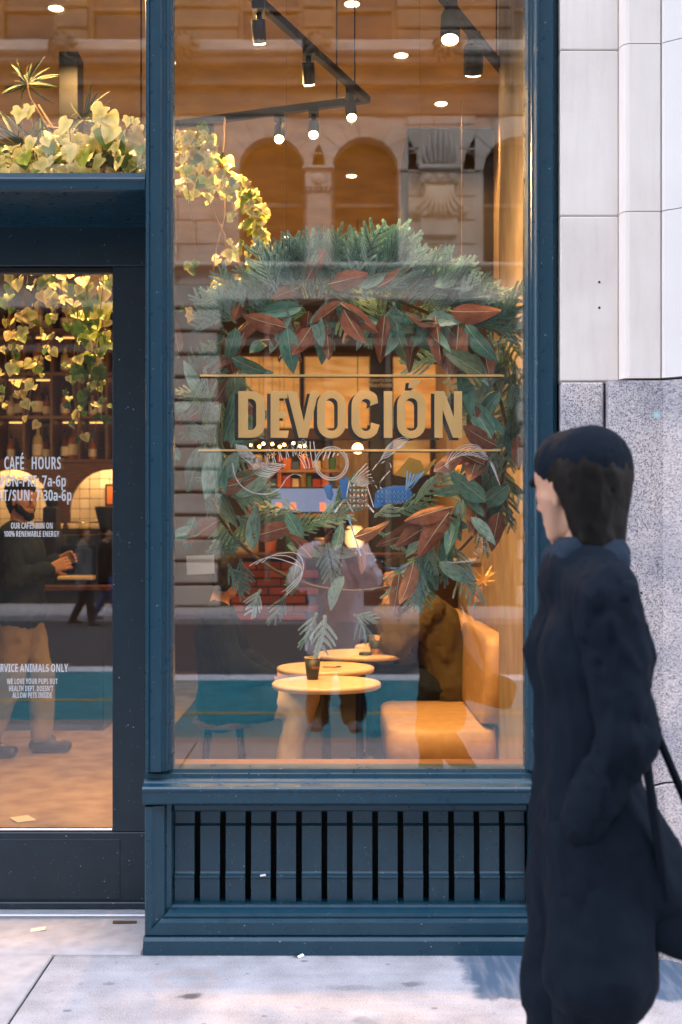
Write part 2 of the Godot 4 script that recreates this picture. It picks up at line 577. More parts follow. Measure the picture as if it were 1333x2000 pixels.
	textured(M.table_stone, noise_tex(0.02, [[0.0, lin(0.55, 0.42, 0.30)], [1.0, lin(0.70, 0.58, 0.46)]], FastNoiseLite.TYPE_SIMPLEX_SMOOTH, 5, 512, 47), 1.5)
	m = mat("leather", lin(0.45, 0.25, 0.10), 0.5)
	textured(m, noise_tex(0.02, [[0.0, lin(0.36, 0.225, 0.105)], [1.0, lin(0.50, 0.33, 0.175)]], FastNoiseLite.TYPE_SIMPLEX_SMOOTH, 5, 512, 48), 1.0)
	relief(m, noise_tex(0.15, [], FastNoiseLite.TYPE_CELLULAR, 1, 512, 49), 0.04)
	mat("cup_dark", lin(0.03, 0.04, 0.045), 0.5)
	mat("cup_tan", lin(0.55, 0.30, 0.14), 0.6)
	mat("cream", lin(0.75, 0.66, 0.5), 0.6)
	mat("paper", lin(0.75, 0.72, 0.66), 0.8)
	mat("gold", lin(0.72, 0.455, 0.155), 0.5)
	mat("shadow_black", lin(0.008, 0.008, 0.008), 0.6)
	mat("chalk", lin(0.62, 0.64, 0.64), 0.8)
	mat("vinyl", lin(0.60, 0.66, 0.72), 0.6)
	mat("paint_blue", lin(0.02, 0.13, 0.36), 0.6)
	mat("paint_sky", lin(0.20, 0.36, 0.52), 0.6)
	mat("paint_gold", lin(0.30, 0.17, 0.01), 0.45)
	mat("red", lin(0.5, 0.05, 0.02), 0.5)
	mat("orange", lin(0.65, 0.18, 0.03), 0.5)
	mat("green_box", lin(0.05, 0.2, 0.08), 0.6)
	mat("blue_box", lin(0.04, 0.10, 0.28), 0.5)
	mat("snow", lin(0.8, 0.8, 0.82), 0.9)
	# plants
	m = mat("magnolia_green", lin(0.10, 0.26, 0.18), 0.35)
	var mottle := noise_tex(0.02, [[0.0, Color(0.62, 0.60, 0.58)], [0.5, Color(0.92, 0.92, 0.92)], [1.0, Color(1, 1, 1)]], FastNoiseLite.TYPE_SIMPLEX_SMOOTH, 5, 256, 81)
	mat("magnolia_olive", lin(0.16, 0.21, 0.105), 0.4)
	mat("magnolia_sage", lin(0.24, 0.40, 0.31), 0.4)
	mat("magnolia_back", lin(0.25, 0.078, 0.032), 0.8)
	mat("magnolia_back_pale", lin(0.22, 0.085, 0.042), 0.8)
	for k in ["magnolia_green", "magnolia_olive", "magnolia_sage", "magnolia_back", "magnolia_back_pale"]:
		M[k].detail_enabled = true
		M[k].detail_blend_mode = BaseMaterial3D.BLEND_MODE_MUL
		M[k].uv1_triplanar = true
		M[k].uv1_scale = Vector3(22, 7, 22)
		M[k].detail_albedo = mottle
	mat("midrib", lin(0.40, 0.42, 0.26), 0.5)
	mat("fir_a", lin(0.22, 0.42, 0.40), 0.6)
	mat("fir_b", lin(0.14, 0.31, 0.28), 0.6)
	mat("fir_c", lin(0.32, 0.52, 0.50), 0.6)
	for a in [["ivy_cream", lin(0.62, 0.58, 0.28)], ["ivy_lime", lin(0.34, 0.42, 0.06)], ["ivy_green", lin(0.10, 0.20, 0.035)], ["ivy_tan", lin(0.50, 0.38, 0.20)], ["ivy_deep", lin(0.03, 0.075, 0.02)]]:
		m = mat(a[0], a[1], 0.45)
		m.backlight_enabled = true
		m.backlight = Color(0.5, 0.5, 0.4)
		m.vertex_color_use_as_albedo = true
	mat("stem", lin(0.16, 0.10, 0.04), 0.7)
	mat("twig", lin(0.10, 0.06, 0.03), 0.8)
	mat("foliage_dark", lin(0.03, 0.07, 0.04), 0.5)
	# people
	mat("skin", lin(0.48, 0.26, 0.17), 0.55)
	mat("skin_deep", lin(0.28, 0.14, 0.085), 0.55)
	mat("hair", lin(0.012, 0.010, 0.009), 0.5)
	mat("eye", lin(0.42, 0.40, 0.38), 0.2)
	mat("iris", lin(0.03, 0.018, 0.01), 0.15)
	mat("coat_black", lin(0.006, 0.010, 0.017), 0.85)
	mat("navy_cloth", lin(0.02, 0.032, 0.05), 0.85)
	mat("jeans_dark", lin(0.016, 0.022, 0.032), 0.85)
	mat("jeans_blue", lin(0.03, 0.07, 0.19), 0.85)
	mat("khaki", lin(0.31, 0.255, 0.165), 0.85)
	mat("beige_cloth", lin(0.42, 0.35, 0.26), 0.85)
	mat("olive_cloth", lin(0.075, 0.058, 0.030), 0.75)
	mat("lavender_cloth", lin(0.88, 0.84, 0.92), 0.85)
	mat("rose_cloth", lin(0.50, 0.20, 0.20), 0.85)
	mat("rust_cloth", lin(0.35, 0.10, 0.03), 0.85)
	mat("shoe_black", lin(0.012, 0.014, 0.017), 0.4)
	mat("shoe_blue", lin(0.08, 0.13, 0.2), 0.6)
	mat("sole", lin(0.06, 0.065, 0.07), 0.7)
	mat("sole_white", lin(0.6, 0.62, 0.65), 0.7)
	var weave := noise_tex(0.22, [], FastNoiseLite.TYPE_SIMPLEX_SMOOTH, 3, 512, 71)
	for k in ["coat_black", "navy_cloth", "jeans_dark", "jeans_blue", "khaki", "beige_cloth", "olive_cloth", "lavender_cloth", "rust_cloth", "hair", "brick_red", "brick_brown", "brick_orange"]:
		M[k].metallic_specular = 0.2
		if not k.begins_with("brick") and k != "hair":
			M[k].uv1_triplanar = true
			M[k].uv1_scale = Vector3.ONE * 2.6
			relief(M[k], weave, 0.10)
	# glass
	m = mat("glass", Color(1, 1, 1, 0.0), 0.0)
	m.transparency = BaseMaterial3D.TRANSPARENCY_ALPHA
	m.albedo_color = Color(0.1, 0.12, 0.12, 0.001)
	m.metallic_specular = 1.0
	m = mat("bottle_glass", Color(0.9, 0.75, 0.5, 0.25), 0.05)
	m.transparency = BaseMaterial3D.TRANSPARENCY_ALPHA
	# lamps
	glowing("lamp_face", Color(1.0, 0.84, 0.6), 14.0)
	glowing("downlight_face", Color(1.0, 0.86, 0.64), 8.0)
	glowing("bulb_face", Color(1.0, 0.78, 0.48), 10.0)
	glowing("lit_panel", Color(1.0, 0.76, 0.40), 0.085)
	var lp: StandardMaterial3D = M.lit_panel
	lp.emission_texture = noise_tex(0.012, [[0.0, Color(0.42, 0.32, 0.15)], [0.5, Color(0.85, 0.68, 0.38)], [1.0, Color(1.0, 0.88, 0.58)]], FastNoiseLite.TYPE_SIMPLEX_SMOOTH, 5, 512, 61)
	lp.emission_operator = BaseMaterial3D.EMISSION_OP_MULTIPLY
	lp.emission = Color.WHITE
	lp.emission_energy_multiplier = 0.20
	lp.uv1_triplanar = true
	lp.uv1_world_triplanar = true
	lp.uv1_scale = Vector3(0.35, 1.6, 0.35)
	glowing("strip_face", Color(1.0, 0.70, 0.38), 1.6)
	glowing("reflected_sign_glow", Color(0.55, 0.70, 1.0), 0.16)  # glow painted for a bright reflection

# small pale specks that dirt and splashes leave on dark paint
func dirt_specks() -> ImageTexture:
	var im := Image.create(1024, 1024, false, Image.FORMAT_RGBA8)
	im.fill(Color(0.5, 0.53, 0.55, 0.0))
	var r := RandomNumberGenerator.new()
	r.seed = 77
	for i in 520:
		var x := r.randi_range(4, 1016); var y := r.randi_range(4, 1016)
		var a := r.randf_range(0.25, 0.8)
		var big := r.randf() < 0.12
		for dx in (4 if big else 2):
			for dy in (r.randi_range(2, 4) if big else r.randi_range(1, 2)):
				im.set_pixel(x + dx, y + dy, Color(0.74, 0.77, 0.78, a))
	for i in 46:
		var p := Vector2(r.randf_range(60, 960), r.randf_range(60, 960))
		var d := Vector2.from_angle(r.randf_range(-0.5, 0.5) + PI / 2)
		for k in r.randi_range(8, 40):
			p += d
			im.set_pixel(clampi(int(p.x), 0, 1023), clampi(int(p.y), 0, 1023), Color(0.4, 0.46, 0.5, 0.25))
	return ImageTexture.create_from_image(im)

# the slab before the shopfront, x -0.99 .. 1.41, z 0.03 .. 1.83: worn concrete with its stains and the blue paint rolled on by the corner
func pavement_picture() -> ImageTexture:
	var w := 1024
	var h := 768
	var im := Image.create(w, h, false, Image.FORMAT_RGB8)
	var n := FastNoiseLite.new()
	n.noise_type = FastNoiseLite.TYPE_SIMPLEX_SMOOTH
	n.fractal_octaves = 5
	n.frequency = 0.01
	n.seed = 5
	var g := FastNoiseLite.new()
	g.frequency = 0.35
	g.fractal_octaves = 2
	g.seed = 11
	var stains := [[-0.131, 0.05, 0.028, 0.8, 0.6], [-0.11, 0.09, 0.016, 0.5, 0.6], [-0.47, 0.40, 0.045, 0.75, 0.35], [0.25, 0.30, 0.05, 0.45, 0.3], [0.05, 0.33, 0.09, 0.25, 0.12], [-0.75, 0.30, 0.03, 0.35, 0.3], [0.10, 0.60, 0.06, 0.3, 0.5], [-0.62, 0.12, 0.012, 0.5, 0.5], [-0.30, 0.21, 0.010, 0.45, 0.5], [0.18, 0.12, 0.011, 0.5, 0.5], [-0.84, 0.52, 0.016, 0.45, 0.5], [-0.22, 0.56, 0.014, 0.4, 0.5], [0.31, 0.50, 0.012, 0.5, 0.5], [-0.40, 0.62, 0.010, 0.5, 0.5]]
	for y in h:
		for x in w:
			var px := -0.99 + 2.4 * x / w
			var pz := 0.03 + 1.8 * y / h
			var v := 0.365 + 0.10 * n.get_noise_2d(x, y) + 0.13 * g.get_noise_2d(x, y) + 0.03 * n.get_noise_2d(x * 0.2 + 400, y * 5.0)
			var c := Vector3(v * 0.985, v * 0.95, v * 1.0)
			for s in stains:
				var dx: float = px - s[0]
				var dz: float = pz - s[1]
				var e: float = sqrt(dx * dx + dz * dz / s[4]) / s[2] + 0.55 * n.get_noise_2d(x * 3.0, y * 3.0 + 90)
				c *= 1.0 - s[3] * (1.0 - smoothstep(0.35, 1.1, e))
			var rx := px + 0.50
			var rz := pz - 0.26
			var ring := absf(sqrt(rx * rx + rz * rz * 2.2) - 0.10) / 0.035 + 0.8 * n.get_noise_2d(x * 2.0 + 50, y * 2.0)
			var rust := 0.22 * (1.0 - smoothstep(0.2, 1.2, ring))
			c = c.lerp(Vector3(0.40, 0.25, 0.18), rust)
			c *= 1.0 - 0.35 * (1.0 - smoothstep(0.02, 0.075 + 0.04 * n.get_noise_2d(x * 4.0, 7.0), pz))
			if n.get_noise_2d(x * 5.0 + 900, y * 5.0) > 0.47: c *= 0.86
			# paint: rolled on from x = 0.42 rightwards, brushed edges
			var ed := px - 0.405 - 0.05 * pz + 0.035 * n.get_noise_2d(x * 1.5, y * 2.5)
			var far := 0.45 - pz + 0.03 * n.get_noise_2d(x * 3.0 + 70, y)
			var streak := 0.5 + 0.5 * n.get_noise_2d(x * 6.0, y * 0.8 + 30)
			var cover := smoothstep(0.0, 0.05, ed) * smoothstep(0.0, 0.03, far) * clampf(1.25 - 0.75 * streak, 0.45, 0.95)
			c = c.lerp(Vector3(0.045, 0.085, 0.14), cover)
			im.set_pixel(x, y, Color(c.x, c.y, c.z).linear_to_srgb())
	return ImageTexture.create_from_image(im)

# ---------------------------------------------------------------- ground and street
func build_ground() -> void:
	var pv := struct("pavement", MB.new().span(Vector3(-30, -0.16, -0.45), Vector3(30, -0.012, 4.32)), M.mortar)
	pv.set_meta("label", "pale concrete pavement in front of the shopfront")
	# slabs; the one before the window carries its stains
	var big := MB.new()
	var y := 0.0
	big.quv(Vector3(-0.985, y, 1.83), Vector3(1.405, y, 1.83), Vector3(1.405, y, 0.03), Vector3(-0.985, y, 0.03))
	big.q(Vector3(-0.985, -0.012, 1.83), Vector3(-0.985, y, 1.83), Vector3(-0.985, y, 0.03), Vector3(-0.985, -0.012, 0.03))
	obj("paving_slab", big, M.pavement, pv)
	for k in range(-6, 7):
		var x0 := -0.985 + 2.4 * k
		for r in [[0.03, 1.83], [1.84, 4.12]]:
			if k == 0 and r[0] < 1.0: continue
			obj("paving_slab", MB.new().span(Vector3(x0, -0.012, r[0]), Vector3(x0 + 2.39, 0.0, r[1]), 0.004), M.concrete, pv)
	obj("step_slab", MB.new().span(Vector3(-2.6, -0.1, -0.36), Vector3(-0.682, 0.003, 0.024), 0.006), M.concrete, pv)
	obj("kerb", MB.new().span(Vector3(-30, -0.3, 4.14), Vector3(30, 0.001, 4.34), 0.02), M.kerbstone, pv)
	struct("road", MB.new().span(Vector3(-60, -0.5, 4.32), Vector3(60, -0.13, 17.0)), M.asphalt)
	struct("bike_lane", MB.new().span(Vector3(-60, -0.14, 4.55), Vector3(60, -0.126, 8.75)), M.bike_green)
	var ln := obj("lane_line", MB.new().span(Vector3(-60, -0.14, 8.75), Vector3(60, -0.122, 9.25)), M.road_white)
	ln.set_meta("kind", "structure")
	var ly := obj("lane_line", MB.new().span(Vector3(-60, -0.14, 6.28), Vector3(60, -0.122, 6.40)), M.road_yellow)
	ly.set_meta("kind", "structure")
	struct("far_pavement", MB.new().span(Vector3(-60, -0.5, 17.0), Vector3(60, 0.0, 21.0), 0.03), M.concrete)
	struct("ground", MB.new().span(Vector3(-400, -0.9, -400), Vector3(400, -0.52, 400)), M.asphalt)

# ---------------------------------------------------------------- the cafe building round the shopfront
func build_shell() -> void:
	struct("cafe_floor", MB.new().span(Vector3(-5.4, -0.2, -8.9), Vector3(1.3, 0.0, -0.47)), M.floor_timber)
	struct("dark_floor_sheet", MB.new().span(Vector3(-1.25, -0.01, -8.6), Vector3(1.06, 0.006, -2.9)), M.wall_dark_mat)  # added dark sheet that stands in for dimness deep in the room
	struct("cafe_ceiling", MB.new().span(Vector3(-5.4, 4.2, -8.9), Vector3(1.3, 4.45, -0.12)), M.ceiling_ochre)
	var w := MB.new()
	w.span(Vector3(-5.6, -0.2, -9.1), Vector3(1.5, 4.45, -8.6))
	struct("back_wall", w, M.wall_dark)
	struct("left_wall", MB.new().span(Vector3(-5.6, -0.2, -8.6), Vector3(-5.2, 4.45, -0.5)), M.plaster)
	struct("right_wall", MB.new().span(Vector3(1.06, -0.2, -8.6), Vector3(1.4, 4.45, -0.12)), M.plaster)
	var up := MB.new()
	up.span(Vector3(-14, 3.78, -9.2), Vector3(14, 4.19, -0.10))
	struct("front_wall", MB.new().span(Vector3(-5.6, -0.2, -0.5), Vector3(-2.6, 4.45, -0.02)), M.paint)
	# upper storeys: the block that keeps the sun off the pavement
	var b := thing("cafe_building", "upper storeys of the cafe's stone building above the shopfront", "building", Vector3(0, 3.8, -0.1))
	obj("wall", MB.new().span(Vector3(-26, 4.5, -14), Vector3(26, 20.0, -0.04)), M.limestone, b)
	obj("lintel", MB.new().span(Vector3(-5.6, 3.76, -0.44), Vector3(1.4, 4.5, -0.03)), M.paint, b)
	obj("side_wall", MB.new().span(Vector3(-26, 0.0, -14), Vector3(-5.6, 4.5, -0.06)), M.limestone, b)
	obj("side_wall", MB.new().span(Vector3(3.5, 0.0, -14), Vector3(26, 4.5, -0.06)), M.limestone, b)
	obj("rear_wall", MB.new().span(Vector3(-5.6, -0.2, -14), Vector3(3.5, 4.5, -9.1)), M.limestone, b)
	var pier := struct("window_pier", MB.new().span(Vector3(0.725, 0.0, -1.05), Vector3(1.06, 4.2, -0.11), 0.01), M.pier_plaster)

# ---------------------------------------------------------------- shopfront
const SILL := [-0.10, 0.648, -0.10, 0.520, -0.01, 0.520, 0.026, 0.528, 0.032, 0.535, 0.032, 0.572, 0.036, 0.578, 0.036, 0.585, 0.030, 0.592, 0.0, 0.598, -0.004, 0.604, -0.012, 0.610, -0.024, 0.612, -0.028, 0.626, -0.040, 0.628, -0.045, 0.640]
const LEFT_POST := [-0.673, -0.44, -0.673, 0.0, -0.670, 0.012, -0.664, 0.012, -0.659, 0.004, -0.655, 0.006, -0.619, 0.006, -0.614, -0.006, -0.608, -0.006, -0.605, -0.014, -0.598, -0.014, -0.594, -0.028, -0.588, -0.03, -0.582, -0.045, -0.582, -0.10, -0.640, -0.10, -0.640, -0.44]
const RIGHT_POST := [0.682, -0.10, 0.682, -0.045, 0.690, -0.03, 0.696, -0.028, 0.700, -0.012, 0.706, -0.010, 0.709, -0.002, 0.714, 0.006, 0.720, 0.008, 0.724, 0.0, 0.727, -0.004, 0.774, -0.004, 0.780, -0.02, 0.793, -0.03, 0.793, -0.10]
const STILE := [-0.673, -0.44, -0.673, 0.018, -0.668, 0.022, -0.650, 0.022, -0.640, 0.012, -0.606, 0.004, -0.600, -0.018, -0.585, -0.026, -0.578, -0.08, -0.578, -0.10, -0.640, -0.10, -0.640, -0.44]
const RAIL := [-0.10, 0.160, -0.10, 0.062, 0.018, 0.062, 0.022, 0.068, 0.022, 0.110, 0.018, 0.117, 0.010, 0.122, 0.013, 0.130, 0.008, 0.140, -0.008, 0.147, -0.025, 0.150, -0.03, 0.158]
const PLINTH := [-0.10, 0.061, -0.10, -0.012, 0.040, -0.012, 0.038, 0.050, 0.030, 0.061]
const SLAT := [-0.088, 0.150, -0.072, 0.150, -0.055, 0.153, -0.050, 0.246, -0.043, 0.250, -0.046, 0.256, -0.058, 0.262, -0.062, 0.268, -0.062, 0.432, -0.072, 0.440, -0.074, 0.500, -0.088, 0.500]
const TRANSOM := [-0.44, 2.770, -0.44, 2.702, -0.01, 2.702, 0.004, 2.706, 0.006, 2.735, 0.012, 2.741, 0.010, 2.747, 0.004, 2.750, 0.000, 2.766, -0.02, 2.772]

func pane(called: String, lo: Vector3, hi: Vector3, parent: Node3D) -> MeshInstance3D:
	# double glazing: two sheets with an air gap
	var g := MB.new()
	g.span(Vector3(lo.x, lo.y, -0.006 + lo.z), Vector3(hi.x, hi.y, lo.z))
	g.span(Vector3(lo.x, lo.y, -0.026 + lo.z), Vector3(hi.x, hi.y, lo.z - 0.020))
	return obj(called, g, M.glass, parent)

func build_shopfront() -> void:
	var s := thing("shopfront", "dark blue painted timber shopfront framing the large cafe window", "shopfront", Vector3(0, 0, 0))
	obj("post", upright(MB.new(), poly(LEFT_POST), 0.640, 3.8), M.paint, s)
	obj("post", upright(MB.new(), poly(RIGHT_POST), 0.640, 3.8), M.paint, s)
	obj("sill", lying(MB.new(), poly(SILL), -0.680, 0.793), M.paint, s)
	# the panel below: mitred frame round a row of moulded slats
	var slope := 0.098 / 0.095
	obj("stile", upright(MB.new(), poly(STILE), 0.0, 0.5195, Vector3.ZERO, Vector3(-slope, 0, -0.062 - 0.673 * slope)), M.paint, s)
	obj("rail", lying(MB.new(), poly(RAIL), 0.0, 0.793, Vector3.ZERO, Vector3(0, -0.095 / 0.098, 0.673 + 0.062 * 0.095 / 0.098)), M.paint, s)
	obj("stile", MB.new().span(Vector3(0.692, 0.062, -0.1), Vector3(0.793, 0.519, 0.010), 0.008), M.paint, s)
	obj("rail", MB.new().span(Vector3(-0.58, 0.490, -0.1), Vector3(0.69, 0.519, -0.03), 0.006), M.paint, s)
	obj("plinth", lying(MB.new(), poly(PLINTH), -0.676, 0.793), M.paint, s)
	obj("backing", MB.new().span(Vector3(-0.66, 0.0, -0.30), Vector3(0.79, 0.60, -0.16)), M.void, s)
	var slat: Mesh = null
	for k in 14:
		var x0 := -0.577 + 0.0915 * k
		var mb := lying(MB.new(), poly(SLAT), 0.0, 0.0700)
		if slat == null: slat = mb.done()
		piece("slat", slat, M.paint, s, Transform3D(Basis.IDENTITY, Vector3(x0, 0, 0)))
	# head of the window, above the picture
	obj("head", MB.new().span(Vector3(-0.64, 3.70, -0.10), Vector3(0.79, 3.80, 0.01), 0.006), M.paint, s)
	# transom over the door and the boxed-in head of the recess
	obj("transom_bar", lying(MB.new(), poly(TRANSOM), -2.6, -0.674), M.paint, s)
	obj("head", MB.new().span(Vector3(-2.6, 3.70, -0.10), Vector3(-0.674, 3.80, 0.01), 0.006), M.paint, s)
	obj("head", MB.new().span(Vector3(-2.6, 2.690, -0.54), Vector3(-0.64, 2.775, -0.442)), M.paint, s)
	obj("inner_sill", MB.new().span(Vector3(-0.64, 0.56, -0.32), Vector3(0.79, 0.625, -0.101), 0.006), M.walnut, s)
	obj("riser", MB.new().span(Vector3(-0.64, 0.0, -0.32), Vector3(0.79, 0.56, -0.301)), M.wall_dark, s)
	pane("transom_pane", Vector3(-2.6, 2.765, -0.045), Vector3(-0.672, 3.72, -0.045), s)
	var w := pane("window_pane", Vector3(-0.592, 0.635, -0.050), Vector3(0.690, 3.72, -0.050), s)
	build_lettering(w)
	build_door()
	# a fallen paper shred on the ledge of the slats, and the crumbs of dirt on the sill
	var scrap := obj("paper_scrap", MB.new().box(Vector3(-0.259, 0.2585, -0.044), Vector3(0.020, 0.004, 0.008), 0.0, Basis.from_euler(Vector3(0.3, 0.2, 0.1))), M.snow)
	tag(scrap, "tiny white paper scrap lying on the ledge of the slatted panel", "litter")
	var flake := obj("paper_scrap", MB.new().box(Vector3(-0.12, 0.003, 0.052), Vector3(0.022, 0.004, 0.014), 0.0, Basis.from_euler(Vector3(0.2, 0.5, 0.3))), M.snow)
	tag(flake, "white flake of litter on the pavement against the blue plinth", "litter")
	var leaf := obj("dead_leaf", MB.new().box(Vector3(-1.11, 0.006, -0.22), Vector3(0.055, 0.003, 0.028), 0.0, Basis.from_euler(Vector3(0.1, 0.2, 0.1))), M.cream)
	tag(leaf, "pale dead leaf lying on the doorstep slab", "litter")
	var leaf2 := obj("dead_leaf", MB.new().box(Vector3(-0.80, 0.007, -0.30), Vector3(0.09, 0.004, 0.018), 0.0, Basis.from_euler(Vector3(0.1, 0.1, -0.05))), M.twig)
	tag(leaf2, "dark curled leaf on the doorstep slab beside the shopfront post", "litter")

func text_line(called: String, words: String, height: float, squeeze: float, center: Vector3, m, parent: Node3D, thick := 0.0012, face := "Droid Sans", heavy := 700) -> MeshInstance3D:
	var f := SystemFont.new()
	f.font_names = PackedStringArray([face])
	f.font_weight = heavy
	var t := TextMesh.new()
	t.text = words
	t.font = f
	t.font_size = 48
	t.pixel_size = height / 48.0 / 0.714
	t.depth = thick / 1.0
	t.curve_step = 1.5
	var o := MeshInstance3D.new()
	o.mesh = t
	o.material_override = m
	o.name = called
	parent.add_child(o, true)
	o.transform = parent.global_transform.affine_inverse() * Transform3D(Basis.from_scale(Vector3(squeeze, 1, 1)), center)
	return o

func build_door() -> void:
	var d := thing("cafe_door", "dark blue glazed cafe door set back in its recess", "door", Vector3(-1.4, 0, -0.45))
	obj("stile", MB.new().span(Vector3(-0.876, 0.312, -0.50), Vector3(-0.681, 2.537, -0.45), 0.004), M.paint_door, d)
	obj("stile", MB.new().span(Vector3(-1.99, 0.312, -0.50), Vector3(-1.82, 2.537, -0.45), 0.004), M.paint_door, d)
	obj("rail", MB.new().span(Vector3(-1.99, 2.537, -0.50), Vector3(-0.681, 2.700, -0.447), 0.004), M.paint_door, d)
	obj("rail", MB.new().span(Vector3(-1.99, 0.020, -0.50), Vector3(-0.681, 0.312, -0.449), 0.004), M.paint_door, d)
	obj("kick_plate", MB.new().span(Vector3(-1.80, 0.050, -0.449), Vector3(-0.845, 0.285, -0.4465), 0.001), M.paint_door, d)
	obj("drip_bar", MB.new().span(Vector3(-1.99, 0.012, -0.449), Vector3(-0.681, 0.040, -0.436), 0.004), M.paint_door, d)
	obj("glazing_bead", MB.new().span(Vector3(-1.82, 2.512, -0.49), Vector3(-0.876, 2.536, -0.458), 0.004), M.black_metal, d)
	obj("glazing_bead", MB.new().span(Vector3(-1.82, 0.313, -0.485), Vector3(-0.876, 0.323, -0.458), 0.003), M.chrome, d)
	obj("side_light", MB.new().span(Vector3(-2.6, 0.0, -0.50), Vector3(-1.995, 2.70, -0.452), 0.004), M.paint_door, d)
	obj("side_light", MB.new().span(Vector3(-0.682, 0.0, -0.50), Vector3(-0.64, 2.70, -0.44)), M.paint_door, d)
	obj("threshold", MB.new().span(Vector3(-2.6, -0.05, -0.50), Vector3(-0.681, 0.011, -0.375), 0.004), M.steel_strip, d)
	var g := pane("door_pane", Vector3(-1.83, 0.305, -0.465), Vector3(-0.872, 2.545, -0.465), d)
	var z := -0.463
	var s := (D - z) / D
	for a in [["CAFÉ", 905, 9, 47, 25.0], ["HOURS", 905, 62, 119, 24.0], ["MON-FRI: 7a-6p", 940, -6, 129, 21.0], ["SAT/SUN: 7:30a-6p", 968, -14, 140, 21.0], ["OUR CAFÉS RUN ON", 1027, 22, 103, 11.5], ["100% RENEWABLE ENERGY", 1043, 8, 116, 11.0], ["SERVICE ANIMALS ONLY", 1305, -13, 133, 15.5], ["WE LOVE YOUR PUPS BUT", 1331, 14, 113, 10.5], ["HEALTH DEPT. DOESN'T", 1345, 18, 104, 10.5], ["ALLOW PETS INSIDE", 1358, 25, 102, 10.5]]:
		var t := text_line("vinyl_lettering", a[0], a[4] / K * s, 1.0, P((a[2] + a[3]) / 2.0, a[1], z), M.vinyl, g, 0.0008)
		var wide: float = t.mesh.get_aabb().size.x
		if wide > 0.0: t.transform.basis = Basis.from_scale(Vector3((a[3] - a[2]) / K * s / wide, 1, 1))

# ---------------------------------------------------------------- gilded name and the drawings on the window
func arc(c: Vector2, rx: float, ry: float, a0: float, a1: float, n: int) -> PackedVector2Array:
	var p := PackedVector2Array()
	for i in n + 1:
		var a := deg_to_rad(lerpf(a0, a1, float(i) / n))
		p.append(c + Vector2(cos(a) * rx, sin(a) * ry))
	return p

func stadium(c: Vector2, w: float, h: float, n := 10) -> PackedVector2Array:
	# tall oval with straight sides
	var p := PackedVector2Array()
	var r := w / 2.0
	var k := h / 2.0 - r * 1.02
	for i in n + 1:
		var a := PI * i / n
		p.append(c + Vector2(cos(a) * r, k + sin(a) * r * 1.02))
	for i in n + 1:
		var a := PI + PI * i / n
		p.append(c + Vector2(cos(a) * r, -k + sin(a) * r * 1.02))
	return p

# one letter as a solid; unit: photograph pixels, y up, origin at the letter's lower left corner
func letter(ch: String, z: float, depth: float, off: Vector2, o: Vector2) -> MB:
	var mb := MB.new()
	var sc := (D - z) / D / K
	var at := P(o.x + off.x, o.y + off.y, z)
	var xf := Transform3D(Basis.from_scale(Vector3(sc, sc, 1)), at)
	match ch:
		"D":
			var a := PackedVector2Array([Vector2(0, 0)]); var b := PackedVector2Array([Vector2(19, 15)])
			a.append_array(arc(Vector2(27, 26), 25, 26, -90, 0, 8)); b.append_array(arc(Vector2(24, 27), 11, 12, -90, 0, 8))
			a.append_array(arc(Vector2(27, 65), 25, 26, 0, 90, 8)); b.append_array(arc(Vector2(24, 64), 11, 12, 0, 90, 8))
			a.append(Vector2(0, 91)); b.append(Vector2(19, 76))
			mb.ring(a, b, xf, depth)
		"E":
			mb.extrude(poly([0, 0, 33, 0, 36, 14, 17, 14, 17, 38, 31, 38, 31, 52, 17, 52, 17, 77, 33, 77, 33, 91, 0, 91]), xf, depth)
		"V":
			mb.extrude(poly([-6, 91, 13, 91, 27, 32, 40, 91, 56, 91, 34, 0, 17, 0]), xf, depth)
		"O":
			mb.ring(stadium(Vector2(28, 45.5), 56, 94), stadium(Vector2(28, 45.5), 24, 64), xf, depth)
		"C":
			var a := arc(Vector2(28, 63), 28, 30, 24, 180, 10); var b := arc(Vector2(28, 60), 12, 16, 24, 180, 10)
			a.append_array(arc(Vector2(28, 28), 28, 30, 180, 336, 10)); b.append_array(arc(Vector2(28, 30), 12, 17, 180, 336, 10))
			a[0] = Vector2(52, 68); b[0] = Vector2(36, 62); a[21] = Vector2(55, 25); b[21] = Vector2(38, 30)
			mb.ring(a, b, xf, depth, false)
		"I":
			mb.extrude(poly([0, 0, 17, 0, 17, 91, 0, 91]), xf, depth)
		"Ó":
			mb.ring(stadium(Vector2(28, 45.5), 56, 94), stadium(Vector2(28, 45.5), 24, 64), xf, depth)
			mb.extrude(poly([22, 97, 34, 97, 48, 113, 24, 112]), xf, depth)
		"N":
			mb.extrude(poly([0, 0, 16, 0, 16, 54, 36, 0, 54, 0, 54, 91, 38, 91, 38, 40, 19, 91, 0, 91]), xf, depth)
	return mb

